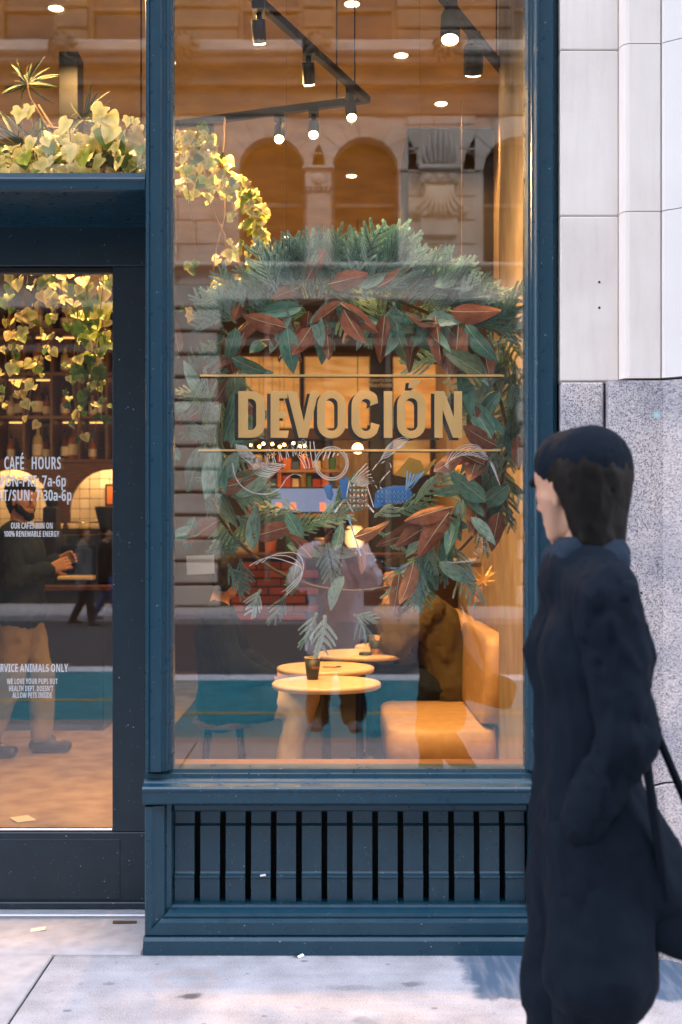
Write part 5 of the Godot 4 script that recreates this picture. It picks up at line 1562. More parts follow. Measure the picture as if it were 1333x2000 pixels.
func fir_mesh(l: float, seed_: int, bend: float, shoots: int) -> ArrayMesh:
	var r := RandomNumberGenerator.new()
	r.seed = seed_
	var mb := MB.new().smooth(2)
	var wood := MB.new().smooth(3)
	var lines := []
	var main := PackedVector3Array()
	for k in 9:
		var t := k / 8.0
		main.append(Vector3(bend * t * t * l, t * l, 0.02 * sin(t * 3.0) * l))
	lines.append(main)
	for k in shoots:
		var t := 0.14 + 0.74 * k / shoots
		var sg := 1.0 if k % 2 == 0 else -1.0
		var at := Vector3(bend * t * t * l, t * l, 0)
		var sl := l * (0.62 - 0.46 * t) * r.randf_range(0.8, 1.15)
		var d := Vector3(sg * 0.82, 0.72, r.randf_range(-0.35, 0.35)).normalized()
		var p := PackedVector3Array()
		for j in 5: p.append(at + d * sl * j / 4.0 + Vector3(-sg * 0.14, 0.1, 0) * sl * pow(j / 4.0, 2.0))
		lines.append(p)
	for p in lines:
		wood.tube(p, 0.0028, 0.0012, 5)
		var m: int = p.size()
		var total := 0.0
		for j in m - 1: total += (p[j + 1] - p[j]).length()
		var count := int(total / 0.0011)
		for k in count:
			var t := float(k) / count
			var fi := t * (m - 1)
			var j := int(fi)
			var at: Vector3 = p[j].lerp(p[j + 1], fi - j)
			var d: Vector3 = (p[j + 1] - p[j]).normalized()
			var sx := d.cross(Vector3(0, 0, 1)).normalized()
			var sy := d.cross(sx)
			var a := k * 2.399 + r.randf() * 0.6
			var rad := sx * cos(a) + sy * sin(a) * 0.75
			var dir := (rad * 0.85 + d * (0.55 + 0.7 * t)).normalized()
			var nl := 0.021 * r.randf_range(0.75, 1.1) * (1.0 - 0.35 * t)
			var tip := at + dir * nl
			var wv := dir.cross(Vector3(r.randf() - 0.5, r.randf() - 0.5, 1.0)).normalized() * 0.0017
			mb.t(at - wv * 0.7, at + dir * nl * 0.55 + wv, tip)
			mb.t(at + wv * 0.7, tip, at + dir * nl * 0.55 - wv)
	var out := ArrayMesh.new()
	mb.st.generate_normals()
	mb.st.commit(out)
	wood.st.index()
	wood.st.generate_normals()
	wood.st.commit(out)
	out.surface_set_material(1, M.twig)
	return out

func ivy_leaf(kind: int) -> ArrayMesh:
	var o := PackedVector2Array([Vector2(0, 0.02), Vector2(0.24, -0.12), Vector2(0.50, 0.02), Vector2(0.40, 0.24), Vector2(0.52, 0.50), Vector2(0.26, 0.56), Vector2(0, 1.0)])
	if kind == 1: o = PackedVector2Array([Vector2(0, 0.05), Vector2(0.26, -0.10), Vector2(0.46, 0.06), Vector2(0.50, 0.32), Vector2(0.36, 0.58), Vector2(0.18, 0.80), Vector2(0, 1.0)])
	if kind == 2: o = PackedVector2Array([Vector2(0, 0.0), Vector2(0.18, -0.16), Vector2(0.56, -0.04), Vector2(0.34, 0.20), Vector2(0.60, 0.44), Vector2(0.22, 0.46), Vector2(0, 1.05)])
	var mb := MB.new().smooth(1)
	var full := []
	for p in o: full.append(p)
	for k in range(o.size() - 2, 0, -1): full.append(Vector2(-o[k].x, o[k].y))
	var cut := []
	for k in full.size():
		var a: Vector2 = full[k]; var b: Vector2 = full[(k + 1) % full.size()]
		if k > 0 and a.y < 0.9: cut.append(a.lerp(b, 0.22))
		else: cut.append(a)
		cut.append(a.lerp(b, 0.5) * Vector2(1.03, 1.0))
		cut.append(a.lerp(b, 0.80))
	full = cut
	var lift := func(p: Vector2) -> Vector3: return Vector3(p.x, p.y, 0.20 * absf(p.x) - 0.22 * p.y * p.y + 0.05 * sin(p.x * 9.0 + kind))
	var c := Vector3(0, 0.34, -0.04)
	for k in full.size():
		var a: Vector3 = lift.call(full[k]); var b: Vector3 = lift.call(full[(k + 1) % full.size()])
		for v in [c, b, a]:
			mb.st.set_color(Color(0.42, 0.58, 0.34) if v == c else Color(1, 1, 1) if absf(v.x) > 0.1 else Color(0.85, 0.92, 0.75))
			mb.st.add_vertex(v)
	mb.st.set_color(Color(0.5, 0.5, 0.3))
	mb.tube(PackedVector3Array([Vector3(0, 0.04, 0), Vector3(0, -0.3, -0.06), Vector3(0.04, -0.55, -0.2)]), 0.018, 0.014, 4, false)
	return mb.done()

var ivy_meshes := []
func ivy_put(parent: Node3D, at: Vector3, size: float, m: Material, face: Vector3, roll: float) -> void:
	var z := face.normalized()
	var y := (Vector3.DOWN - z * Vector3.DOWN.dot(z)).normalized()
	var b := Basis(y.cross(z), y, z) * Basis(Vector3.BACK, roll)
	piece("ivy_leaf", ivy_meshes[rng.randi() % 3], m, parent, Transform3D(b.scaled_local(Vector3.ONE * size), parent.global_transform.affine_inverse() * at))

func build_ivy() -> void:
	ivy_meshes = [ivy_leaf(0), ivy_leaf(1), ivy_leaf(1)]
	var pick := func(cream: float, lime: float, green: float, tan_: float) -> Material:
		var v := rng.randf() * (cream + lime + green + tan_)
		if v < cream: return M.ivy_cream
		if v < cream + lime: return M.ivy_lime
		if v < cream + lime + green: return M.ivy_green
		return M.ivy_tan
	# planter trough behind the transom and past the post
	var tr := thing("planter_trough", "dark planter trough hung inside above the doorway, ivy spilling over it", "planter", Vector3(-1.4, 2.66, -0.64))
	obj("trough", MB.new().span(Vector3(-2.5, 2.66, -0.80), Vector3(-0.67, 2.70, -0.56), 0.004).span(Vector3(-2.5, 2.70, -0.58), Vector3(-0.67, 2.86, -0.56), 0.004).span(Vector3(-2.5, 2.70, -0.80), Vector3(-0.67, 2.86, -0.78), 0.004).span(Vector3(-0.69, 2.70, -0.78), Vector3(-0.67, 2.86, -0.58), 0.004), M.shop_dark, tr)
	obj("soil", MB.new().span(Vector3(-2.48, 2.70, -0.78), Vector3(-0.692, 2.84, -0.582)), M.twig, tr)
	for x in [-2.3, -1.4, -0.80]:
		obj("hanger", MB.new().tube(PackedVector3Array([Vector3(x, 2.86, -0.68), Vector3(x, 4.2, -0.68)]), 0.004, 0.004, 5), M.black_metal, tr)
	# mound of ivy behind the transom
	var a := thing("ivy_plant", "mound of cream ivy lit bright behind the transom window over the door", "ivy", P(140, 335, -0.3), "ivy plants inside the cafe")
	for k in 190:
		var x := rng.randf_range(-90, 284)
		var top := 285.0
		if x > 95: top = lerpf(262, 232, clampf((x - 95) / 70.0, 0, 1))
		if x > 215: top = 250.0
		if x > 255: top = 270.0
		var y := lerpf(334, top, pow(rng.randf(), 1.1))
		var z := rng.randf_range(-0.46, -0.13) - (334 - y) * 0.001
		ivy_put(a, P(x, y, z), rng.randf_range(0.045, 0.088), pick.call(0.66, 0.16, 0.14, 0.04), Vector3(rng.randf_range(-0.7, 0.7), rng.randf_range(0.1, 1.0), rng.randf_range(0.4, 1.0)), rng.randf_range(-0.9, 0.9))
	for e in [[42, 212, 0.065], [60, 206, 0.055], [203, 207, 0.075], [212, 222, 0.07], [196, 225, 0.06], [135, 232, 0.07], [222, 245, 0.08], [65, 268, 0.06], [88, 266, 0.05], [252, 228, 0.045], [262, 232, 0.04], [272, 244, 0.035], [250, 254, 0.04]]:
		ivy_put(a, P(e[0], e[1], -0.25), e[2], M.ivy_cream, Vector3(rng.randf_range(-0.4, 0.4), 0.3, 1), rng.randf_range(-0.7, 0.7))
		obj("stem", MB.new().smooth().tube(PackedVector3Array([P(e[0], e[1] + 8, -0.26), P(e[0] + 6, 300, -0.3), P(e[0] + 14, 345, -0.32)]), 0.0022, 0.003, 5, false), M.stem, a)
	for k in 90:
		ivy_put(a, P(rng.randf_range(-60, 282), rng.randf_range(290, 336), rng.randf_range(-0.44, -0.30)), rng.randf_range(0.05, 0.08), M.ivy_green if k % 2 else M.ivy_deep, Vector3(rng.randf_range(-0.6, 0.6), 0.6, 0.6), rng.randf_range(-1, 1))
	# cascade in the big window
	var b := thing("ivy_plant", "ivy cascading down the left side of the big window above the wreath", "ivy", P(450, 400, -0.62), "ivy plants inside the cafe")
	for e in [[352, 282, 26, 26], [385, 272, 26, 26], [410, 292, 24, 24], [372, 315, 34, 26], [432, 318, 20, 16], [425, 350, 22, 16], [452, 350, 20, 18], [470, 372, 24, 20], [490, 388, 22, 22], [502, 415, 18, 20], [506, 445, 16, 20], [505, 475, 18, 18], [498, 505, 16, 16], [470, 420, 24, 8], [395, 372, 26, 12], [352, 350, 16, 8], [455, 470, 18, 10], [440, 505, 16, 8], [425, 545, 14, 7], [378, 520, 12, 6], [412, 580, 10, 5], [470, 545, 18, 8], [500, 560, 14, 6], [370, 600, 12, 3]]:
		for k in e[3]:
			var off: Vector2 = Vector2.from_angle(rng.randf() * TAU) * e[2] * sqrt(rng.randf())
			var y: float = e[1] + off.y * 1.15
			ivy_put(b, P(e[0] + off.x, y, rng.randf_range(-0.74, -0.50)), rng.randf_range(0.026, 0.052), pick.call(0.42, 0.26, 0.12, 0.20) if y < 430 or e[0] > 480 else pick.call(0.2, 0.15, 0.15, 0.5), Vector3(rng.randf_range(-0.7, 0.9), rng.randf_range(-0.1, 0.9), rng.randf_range(0.3, 1.0)), rng.randf_range(-0.8, 0.8))
	for s in [[[430, 340], [470, 360], [500, 410], [508, 470], [495, 540]], [[430, 350], [455, 400], [470, 470], [468, 560]], [[400, 330], [410, 400], [440, 460], [445, 520]], [[360, 310], [372, 400], [385, 480], [378, 540]], [[440, 355], [440, 420], [420, 500], [412, 590], [372, 605]], [[440, 230], [438, 280], [432, 330]]]:
		var p := PackedVector3Array()
		for v in s: p.append(P(v[0], v[1], -0.64))
		obj("stem", MB.new().smooth().tube(p, 0.003, 0.0015, 5, false), M.stem, b)
	# strands behind the door's glass
	var c := thing("ivy_plant", "ivy strands hanging behind the glass of the cafe door", "ivy", P(110, 560, -0.9), "ivy plants inside the cafe")
	var strands := [[20, 532, 30, 700, 0], [70, 528, 95, 690, 0], [120, 528, 60, 830, 0], [45, 560, 15, 760, 0], [100, 560, 120, 620, 0], [165, 565, 150, 820, 1], [190, 560, 205, 800, 1], [180, 590, 180, 850, 1], [205, 580, 215, 690, 2], [140, 640, 165, 880, 1], [90, 700, 45, 800, 0], [30, 650, 8, 830, 0], [200, 600, 160, 730, 1], [150, 600, 195, 760, 1], [175, 620, 170, 800, 1]]
	for s in strands:
		var z := rng.randf_range(-1.15, -0.72)
		var p := PackedVector3Array()
		var n := 13 if s[4] != 1 else 17
		for k in 9:
			var t := k / 8.0
			p.append(P(lerpf(s[0], s[2], t) + 12 * sin(t * 5.0 + s[0]), lerpf(s[1] - 40, s[3], t), z))
		obj("stem", MB.new().smooth().tube(p, 0.0028, 0.0014, 5, false), M.stem, c)
		for k in n:
			var t := (k + rng.randf()) / n
			var at := p[int(t * 7.99)].lerp(p[int(t * 7.99) + 1], t * 8.0 - int(t * 7.99)) + Vector3(rng.randf_range(-0.05, 0.05), rng.randf_range(-0.03, 0.03), rng.randf_range(-0.04, 0.04))
			var m: Material = pick.call(0.55, 0.10, 0.10, 0.25)
			if s[4] == 1: m = pick.call(0.12, 0.22, 0.40, 0.10) if t < 0.6 else (M.ivy_deep if rng.randf() < 0.6 else pick.call(0.1, 0.2, 0.5, 0.2))
			ivy_put(c, at, rng.randf_range(0.032, 0.072) * (1.0 - 0.3 * t), m, Vector3(rng.randf_range(-0.7, 0.7), rng.randf_range(-0.1, 0.8), rng.randf_range(0.4, 1.0)), rng.randf_range(-0.8, 0.8))
	# taller plants standing in the trough
	var d := thing("dracaena", "spiky dark dracaena rising behind the transom's ivy", "plant", P(100, 330, -1.3))
	for s in [[[140, 360], [118, 290], [90, 245], [58, 190], [55, 160]], [[150, 360], [130, 300], [110, 260], [75, 205]], [[95, 250], [115, 252], [128, 245]]]:
		var p := PackedVector3Array()
		for v in s: p.append(P(v[0], v[1], -1.3))
		obj("branch", MB.new().smooth().tube(p, 0.010, 0.006, 6), M.twig, d)
	var blade := leaf_blade(0.20, 0.020, 0.35, 0.4, 0.0, M.foliage_dark, M.ivy_lime, 1.0)
	for tuft in [[55, 165, 34, 0.8], [162, 235, 18, 0.9], [40, 290, 22, 1.2], [80, 300, 22, 1.2]]:
		for k in tuft[2]:
			var ang := rng.randf_range(-2.4, 2.4)
			var bs := Basis(Vector3.BACK, ang) * Basis(Vector3.RIGHT, rng.randf_range(-0.9, 0.9)) * Basis(Vector3.UP, rng.randf_range(-1, 1))
			piece("leaf", blade, null, d, Transform3D(bs.scaled_local(Vector3.ONE * tuft[3] * rng.randf_range(0.55, 1.0)), d.global_transform.affine_inverse() * P(tuft[0], tuft[1], -1.3)))

func build_wreath() -> void:
	var z := -0.26
	var w := thing("wreath", "huge oval wreath of blue fir and magnolia leaves inside the window", "wreath", P(690, 640, z))
	var inv := w.global_transform.affine_inverse()
	# hoop and wires
	var hoop := PackedVector3Array()
	for k in 49:
		var a := TAU * k / 48.0
		hoop.append(P(690 + cos(a) * 300, 865 - sin(a) * 290, z - 0.03))
	obj("hoop", MB.new().smooth().tube(hoop, 0.007, 0.007, 6), M.twig, w)
	for x in [560.0, 820.0]:
		var p := P(x, 605, z - 0.03)
		obj("wire", MB.new().tube(PackedVector3Array([p, Vector3(p.x, 3.7, p.z)]), 0.0005, 0.0005, 4), M.black_metal, w)
	# fir
	var firs := []
	for k in 5: firs.append(fir_mesh(0.26, 40 + k, [0.25, -0.2, 0.1, -0.3, 0.0][k], 9 + k % 3))
	var fm := [M.fir_a, M.fir_b, M.fir_c]
	var fir := func(x: float, y: float, ang: float, s: float, zz: float) -> void:
		# tip direction ang in degrees, 0 to the right, 90 up
		var o := piece("fir_sprig", firs[rng.randi() % 5], null, w, Transform3D((Basis(Vector3.BACK, deg_to_rad(ang - 90)) * Basis(Vector3.UP, rng.randf_range(-1.2, 1.2)) * Basis(Vector3.RIGHT, rng.randf_range(-0.35, 0.35))).scaled_local(Vector3.ONE * s), inv * P(x, y, zz)))
		o.set_surface_override_material(0, fm[rng.randi() % 3])
	# crest along the top
	for k in 96:
		var t := k / 95.0
		var x := lerpf(430, 965, t) + rng.randf_range(-14, 14)
		var base := 616.0 - 58.0 * sin(t * PI) + rng.randf_range(-14, 22) + (26.0 * t * t if t > 0.5 else 18.0 * (0.5 - t))
		var ang := lerpf(132, 28, t) + rng.randf_range(-34, 34)
		fir.call(x, base, ang, rng.randf_range(0.55, 0.98) * (0.66 + 0.40 * sin(t * PI)), z + rng.randf_range(-0.08, 0.07))
	for e in [[645, 545, 82, 0.72], [722, 555, 82, 0.78], [735, 545, 42, 0.62], [690, 545, 76, 0.55], [575, 570, 105, 0.62], [545, 590, 128, 0.66], [610, 560, 95, 0.7], [840, 580, 40, 0.8], [880, 590, 22, 0.75], [920, 595, 8, 0.7], [790, 570, 60, 0.55], [960, 625, 30, 0.72], [965, 640, -5, 0.7], [520, 580, 150, 0.6], [470, 600, 165, 0.62], [440, 620, 190, 0.5], [650, 590, -70, 0.6], [640, 580, -100, 0.7], [560, 590, -95, 0.5], [770, 590, -80, 0.55], [850, 600, -40, 0.7], [700, 600, -60, 0.6]]:
		fir.call(e[0], e[1], e[2], e[3], z + 0.05)
	# flanks and lower parts
	for k in 30:
		var t := k / 29.0
		fir.call(985 + 16 * sin(t * 5.0) + rng.randf_range(-14, 8), lerpf(640, 960, t), -90 + rng.randf_range(-38, 30), rng.randf_range(0.5, 0.8), z - 0.05 + rng.randf_range(-0.05, 0.05))
	for k in 16:
		fir.call(lerpf(865, 790, k / 15.0) + rng.randf_range(-30, 40), lerpf(1050, 1120, k / 15.0), -95 + rng.randf_range(-28, 28), rng.randf_range(0.45, 0.72), z + rng.randf_range(-0.06, 0.04))
	for e in [[455, 938, 8, 0.6], [450, 968, 2, 0.62], [470, 1010, -12, 0.7], [455, 1060, 30, 0.55], [500, 1050, 25, 0.6], [560, 1040, 12, 0.6], [610, 1020, 20, 0.6], [640, 1000, 35, 0.7], [640, 1060, -85, 0.6], [590, 1000, 160, 0.6], [400, 1080, 20, 0.6], [445, 1100, -60, 0.55], [470, 1090, -90, 0.5], [620, 1195, -105, 0.6], [635, 1200, -85, 0.62], [690, 1200, -20, 0.4], [700, 1205, -60, 0.45], [560, 1160, -100, 0.5], [510, 1150, -110, 0.45], [350, 700, 120, 0.55], [372, 735, 80, 0.6], [400, 720, -80, 0.7], [385, 760, -95, 0.75], [440, 640, -100, 0.6], [450, 600, 200, 0.5], [730, 1010, 20, 0.6], [770, 1000, 15, 0.6], [800, 985, 30, 0.6], [860, 950, 60, 0.5], [740, 1040, -20, 0.5], [590, 1120, -130, 0.4], [840, 1080, -110, 0.7], [900, 1110, -70, 0.6], [940, 1000, -70, 0.7], [985, 960, -80, 0.6]]:
		fir.call(e[0], e[1], e[2], e[3], z + rng.randf_range(-0.05, 0.05))
	obj("twig", MB.new().smooth().tube(PackedVector3Array([P(960, 628, z), P(1000, 615, z + 0.02), P(1029, 590, z + 0.03)]), 0.004, 0.002, 5), M.twig, w)
	# magnolia leaves: x, y, tip direction, length in pixels, 0 green 1 sage 2 olive 3 brown underside
	var leaves := [[461, 640, 262, 66, 0], [478, 650, 235, 80, 3], [520, 600, 225, 90, 3], [488, 690, 55, 60, 0], [512, 665, 8, 125, 3], [528, 690, 40, 74, 1], [560, 640, 172, 80, 3], [640, 555, 10, 78, 3], [665, 592, -38, 84, 3], [600, 545, 60, 60, 3], [752, 615, 265, 84, 3], [725, 640, 262, 56, 1], [762, 615, 300, 100, 1], [775, 630, 268, 82, 0], [790, 612, 310, 96, 0], [850, 618, 268, 92, 3], [832, 622, 352, 62, 1], [896, 628, 268, 104, 3], [910, 635, 312, 82, 0], [880, 608, -8, 88, 3], [925, 690, 305, 66, 1], [588, 560, 200, 60, 3], [480, 560, 250, 70, 3], [690, 600, 200, 70, 3], [700, 560, 20, 60, 1], [938, 650, 285, 90, 3], [655, 600, 345, 60, 0], [545, 700, 60, 70, 3], [440, 660, 280, 70, 3], [820, 640, 250, 80, 3], [870, 660, 255, 70, 3], [640, 640, 270, 60, 3], [590, 600, 190, 80, 0], [740, 560, 30, 66, 3], [850, 560, 30, 60, 0],
		[388, 770, 115, 60, 1], [372, 790, 200, 48, 1], [392, 800, 215, 70, 3], [408, 852, 172, 78, 1], [350, 690, 100, 60, 3], [402, 868, 245, 92, 1], [425, 870, 258, 96, 1], [440, 850, 330, 60, 0], [452, 870, 60, 78, 0], [440, 850, 80, 90, 0], [405, 955, 265, 66, 1], [396, 1035, 205, 72, 1], [430, 1015, 205, 76, 3], [415, 790, 40, 70, 3], [352, 900, 130, 60, 0], [430, 960, 300, 70, 2], [380, 1010, 250, 66, 0],
		[580, 1098, 258, 70, 2], [672, 1125, 240, 66, 1], [620, 1068, 345, 74, 2], [655, 1075, 75, 52, 0], [560, 1065, 350, 66, 0], [610, 1090, 130, 60, 3], [690, 1050, 20, 66, 3], [560, 1000, 300, 60, 0],
		[885, 990, 205, 92, 3], [878, 1000, 232, 96, 3], [850, 1020, 200, 88, 3], [838, 1035, 195, 92, 3], [912, 955, 190, 60, 0], [905, 950, 30, 50, 0], [905, 975, 250, 74, 1], [895, 1005, 265, 76, 0], [920, 1010, 300, 66, 1], [880, 1030, 262, 84, 0], [842, 1040, 215, 62, 1], [850, 1055, 235, 56, 1], [858, 1098, 330, 74, 1], [940, 860, 262, 100, 3], [925, 900, 270, 90, 3], [925, 790, 280, 80, 3], [955, 820, 265, 80, 3], [932, 800, 70, 60, 1], [945, 770, 75, 56, 1], [1006, 790, 275, 60, 1], [1012, 850, 270, 60, 3], [780, 1120, 262, 70, 3], [808, 1100, 265, 80, 3], [940, 960, 255, 90, 3], [900, 880, 235, 80, 3], [960, 930, 280, 80, 0], [975, 1000, 260, 70, 3], [830, 1085, 280, 60, 0], [700, 1070, 300, 50, 3]]
	# fuller: more leaves tucked along the ring, and dark fir behind them
	for k in 84:
		var a := rng.randf_range(-0.9, PI + 0.9)
		if k % 3 == 0: a = rng.randf_range(0.5, 2.6)
		var rr := rng.randf_range(0.80, 1.06)
		var x := 690 + cos(a) * 300 * rr
		var y := 865 - sin(a) * 262 * rr
		if x > 470 and x < 895 and y > 640 and y < 1000: continue
		leaves.append([x, y, rad_to_deg(a) + (150 if k % 2 else 205) + rng.randf_range(-45, 45), rng.randf_range(52, 88), [0, 3, 1, 0, 0, 1, 3, 2][k % 8]])
	for k in 60:
		var a := rng.randf_range(-0.75, PI + 0.75)
		var o := rng.randf_range(0.84, 1.0)
		fir.call(690 + cos(a) * 300 * o, 865 - sin(a) * 275 * o, rad_to_deg(a) + 90 + rng.randf_range(-70, 70), rng.randf_range(0.5, 0.8), z - rng.randf_range(0.03, 0.14))
	for k in 34:
		var t := k / 33.0
		fir.call(lerpf(470, 950, t) + rng.randf_range(-10, 10), 600.0 - 62.0 * sin(t * PI) + rng.randf_range(-10, 14), lerpf(140, 20, t) + rng.randf_range(-40, 40), rng.randf_range(0.45, 0.78) * (0.62 + 0.5 * sin(t * PI)), z + rng.randf_range(-0.05, 0.08))
	var tops := [M.magnolia_green, M.magnolia_sage, M.magnolia_olive]
	var blades := []
	for t in 3:
		for v in 3:
			blades.append(leaf_blade(0.13, 0.056 - 0.005 * v, [0.16, 0.34, -0.12][v], [0.40, 0.22, 0.60][v], [0.14, 0.26, 0.08][v], tops[t], M.magnolia_back if v != 1 else M.magnolia_back_pale, 0.78))
	for e in leaves:
		var zz := z + 0.05 + rng.randf_range(-0.03, 0.07)
		var b := Basis(Vector3.BACK, deg_to_rad(e[2] - 90.0)) * Basis(Vector3.UP, rng.randf_range(-0.75, 0.75)) * Basis(Vector3.RIGHT, rng.randf_range(-0.45, 0.45))
		var mesh: Mesh = blades[(e[4] if e[4] < 3 else 0) * 3 + rng.randi() % 3]
		if e[4] == 3: b = b * Basis(Vector3.UP, PI)
		var s: float = 1.12 * e[3] / K * (D - zz) / D / 0.13
		piece("magnolia_leaf", mesh, null, w, Transform3D(b.scaled_local(Vector3.ONE * s), inv * P(e[0], e[1], zz)))

# ---------------------------------------------------------------- people
func hand_bones(wr: Vector3, dir: Vector3, palm: Vector3, thumb_side: float, curl: float, s: float) -> Array:
	# dir: towards the fingertips, palm: out of the palm's face
	var y := dir.normalized()
	var zz := (palm - y * palm.dot(y)).normalized()
	var x := y.cross(zz) * thumb_side
	var b := []
	for k in 4:
		var o := (-0.5 + k / 3.0) * 0.058 * s
		b.append([wr + x * o * 0.5, wr + y * 0.075 * s + x * o, 0.017 * s, 0.013 * s])
	for k in 4:
		var o := (0.5 - k / 3.0) * 0.064 * s
		var l: float = [0.078, 0.086, 0.080, 0.062][k] * s
		var p := wr + y * 0.078 * s + x * o
		var a := 0.0
		for j in 3:
			a += curl * [0.7, 1.1, 0.7][j]
			var q: Vector3 = p + (y * cos(a) + zz * sin(a)) * l * [0.45, 0.32, 0.23][j]
			b.append([p, q, 0.0095 * s - 0.0008 * j, 0.0088 * s - 0.001 * j])
			p = q
	var t0 := wr + y * 0.02 * s + x * 0.026 * s
	var t1 := t0 + (x * 0.75 + y * 0.65 + zz * 0.3).normalized() * 0.042 * s
	var t2 := t1 + (x * 0.25 + y * 0.85 + zz * (0.3 + curl * 0.4)).normalized() * 0.036 * s
	b.append([t0, t1, 0.0145 * s, 0.0115 * s])
	b.append([t1, t2, 0.0112 * s, 0.009 * s])
	return b

func head_bones(c: Vector3, f: Vector3, up: Vector3, s: float) -> Array:
	var z := f.normalized()
	var x := up.cross(z).normalized()
	var y := z.cross(x)
	var at := func(a: float, b_: float, d: float) -> Vector3: return c + (x * a + y * b_ + z * d) * s
	var b := []
	for sg in [-1.0, 1.0]:
		b.append([at.call(sg * 0.018, 0.045, -0.032), at.call(sg * 0.016, 0.050, 0.022), 0.071 * s, 0.063 * s])
		b.append([at.call(sg * 0.034, 0.0, 0.030), at.call(sg * 0.022, -0.075, 0.050), 0.040 * s, 0.022 * s])
		b.append([at.call(sg * 0.036, 0.008, 0.062), at.call(sg * 0.030, -0.012, 0.064), 0.019 * s, 0.017 * s])
		b.append([at.call(sg * 0.012, 0.040, 0.080), at.call(sg * 0.040, 0.038, 0.070), 0.009 * s, 0.008 * s])
		b.append([at.call(sg * 0.077, 0.022, -0.008), at.call(sg * 0.074, -0.018, -0.002), 0.013 * s, 0.008 * s])
		b.append([at.call(sg * 0.010, -0.018, 0.088), at.call(sg * 0.012, -0.020, 0.090), 0.008 * s, 0.008 * s])
	b.append([at.call(0, 0.030, 0.082), at.call(0, -0.012, 0.104), 0.009 * s, 0.012 * s])
	b.append([at.call(-0.016, -0.047, 0.078), at.call(0.016, -0.047, 0.078), 0.009 * s, 0.009 * s])
	b.append([at.call(-0.013, -0.058, 0.077), at.call(0.013, -0.058, 0.077), 0.008 * s, 0.008 * s])
	b.append([at.call(0, -0.082, 0.062), at.call(0, -0.090, 0.066), 0.020 * s, 0.016 * s])
	b.append([at.call(0, -0.02, -0.03), at.call(0, -0.06, 0.02), 0.055 * s, 0.04 * s])
	return b

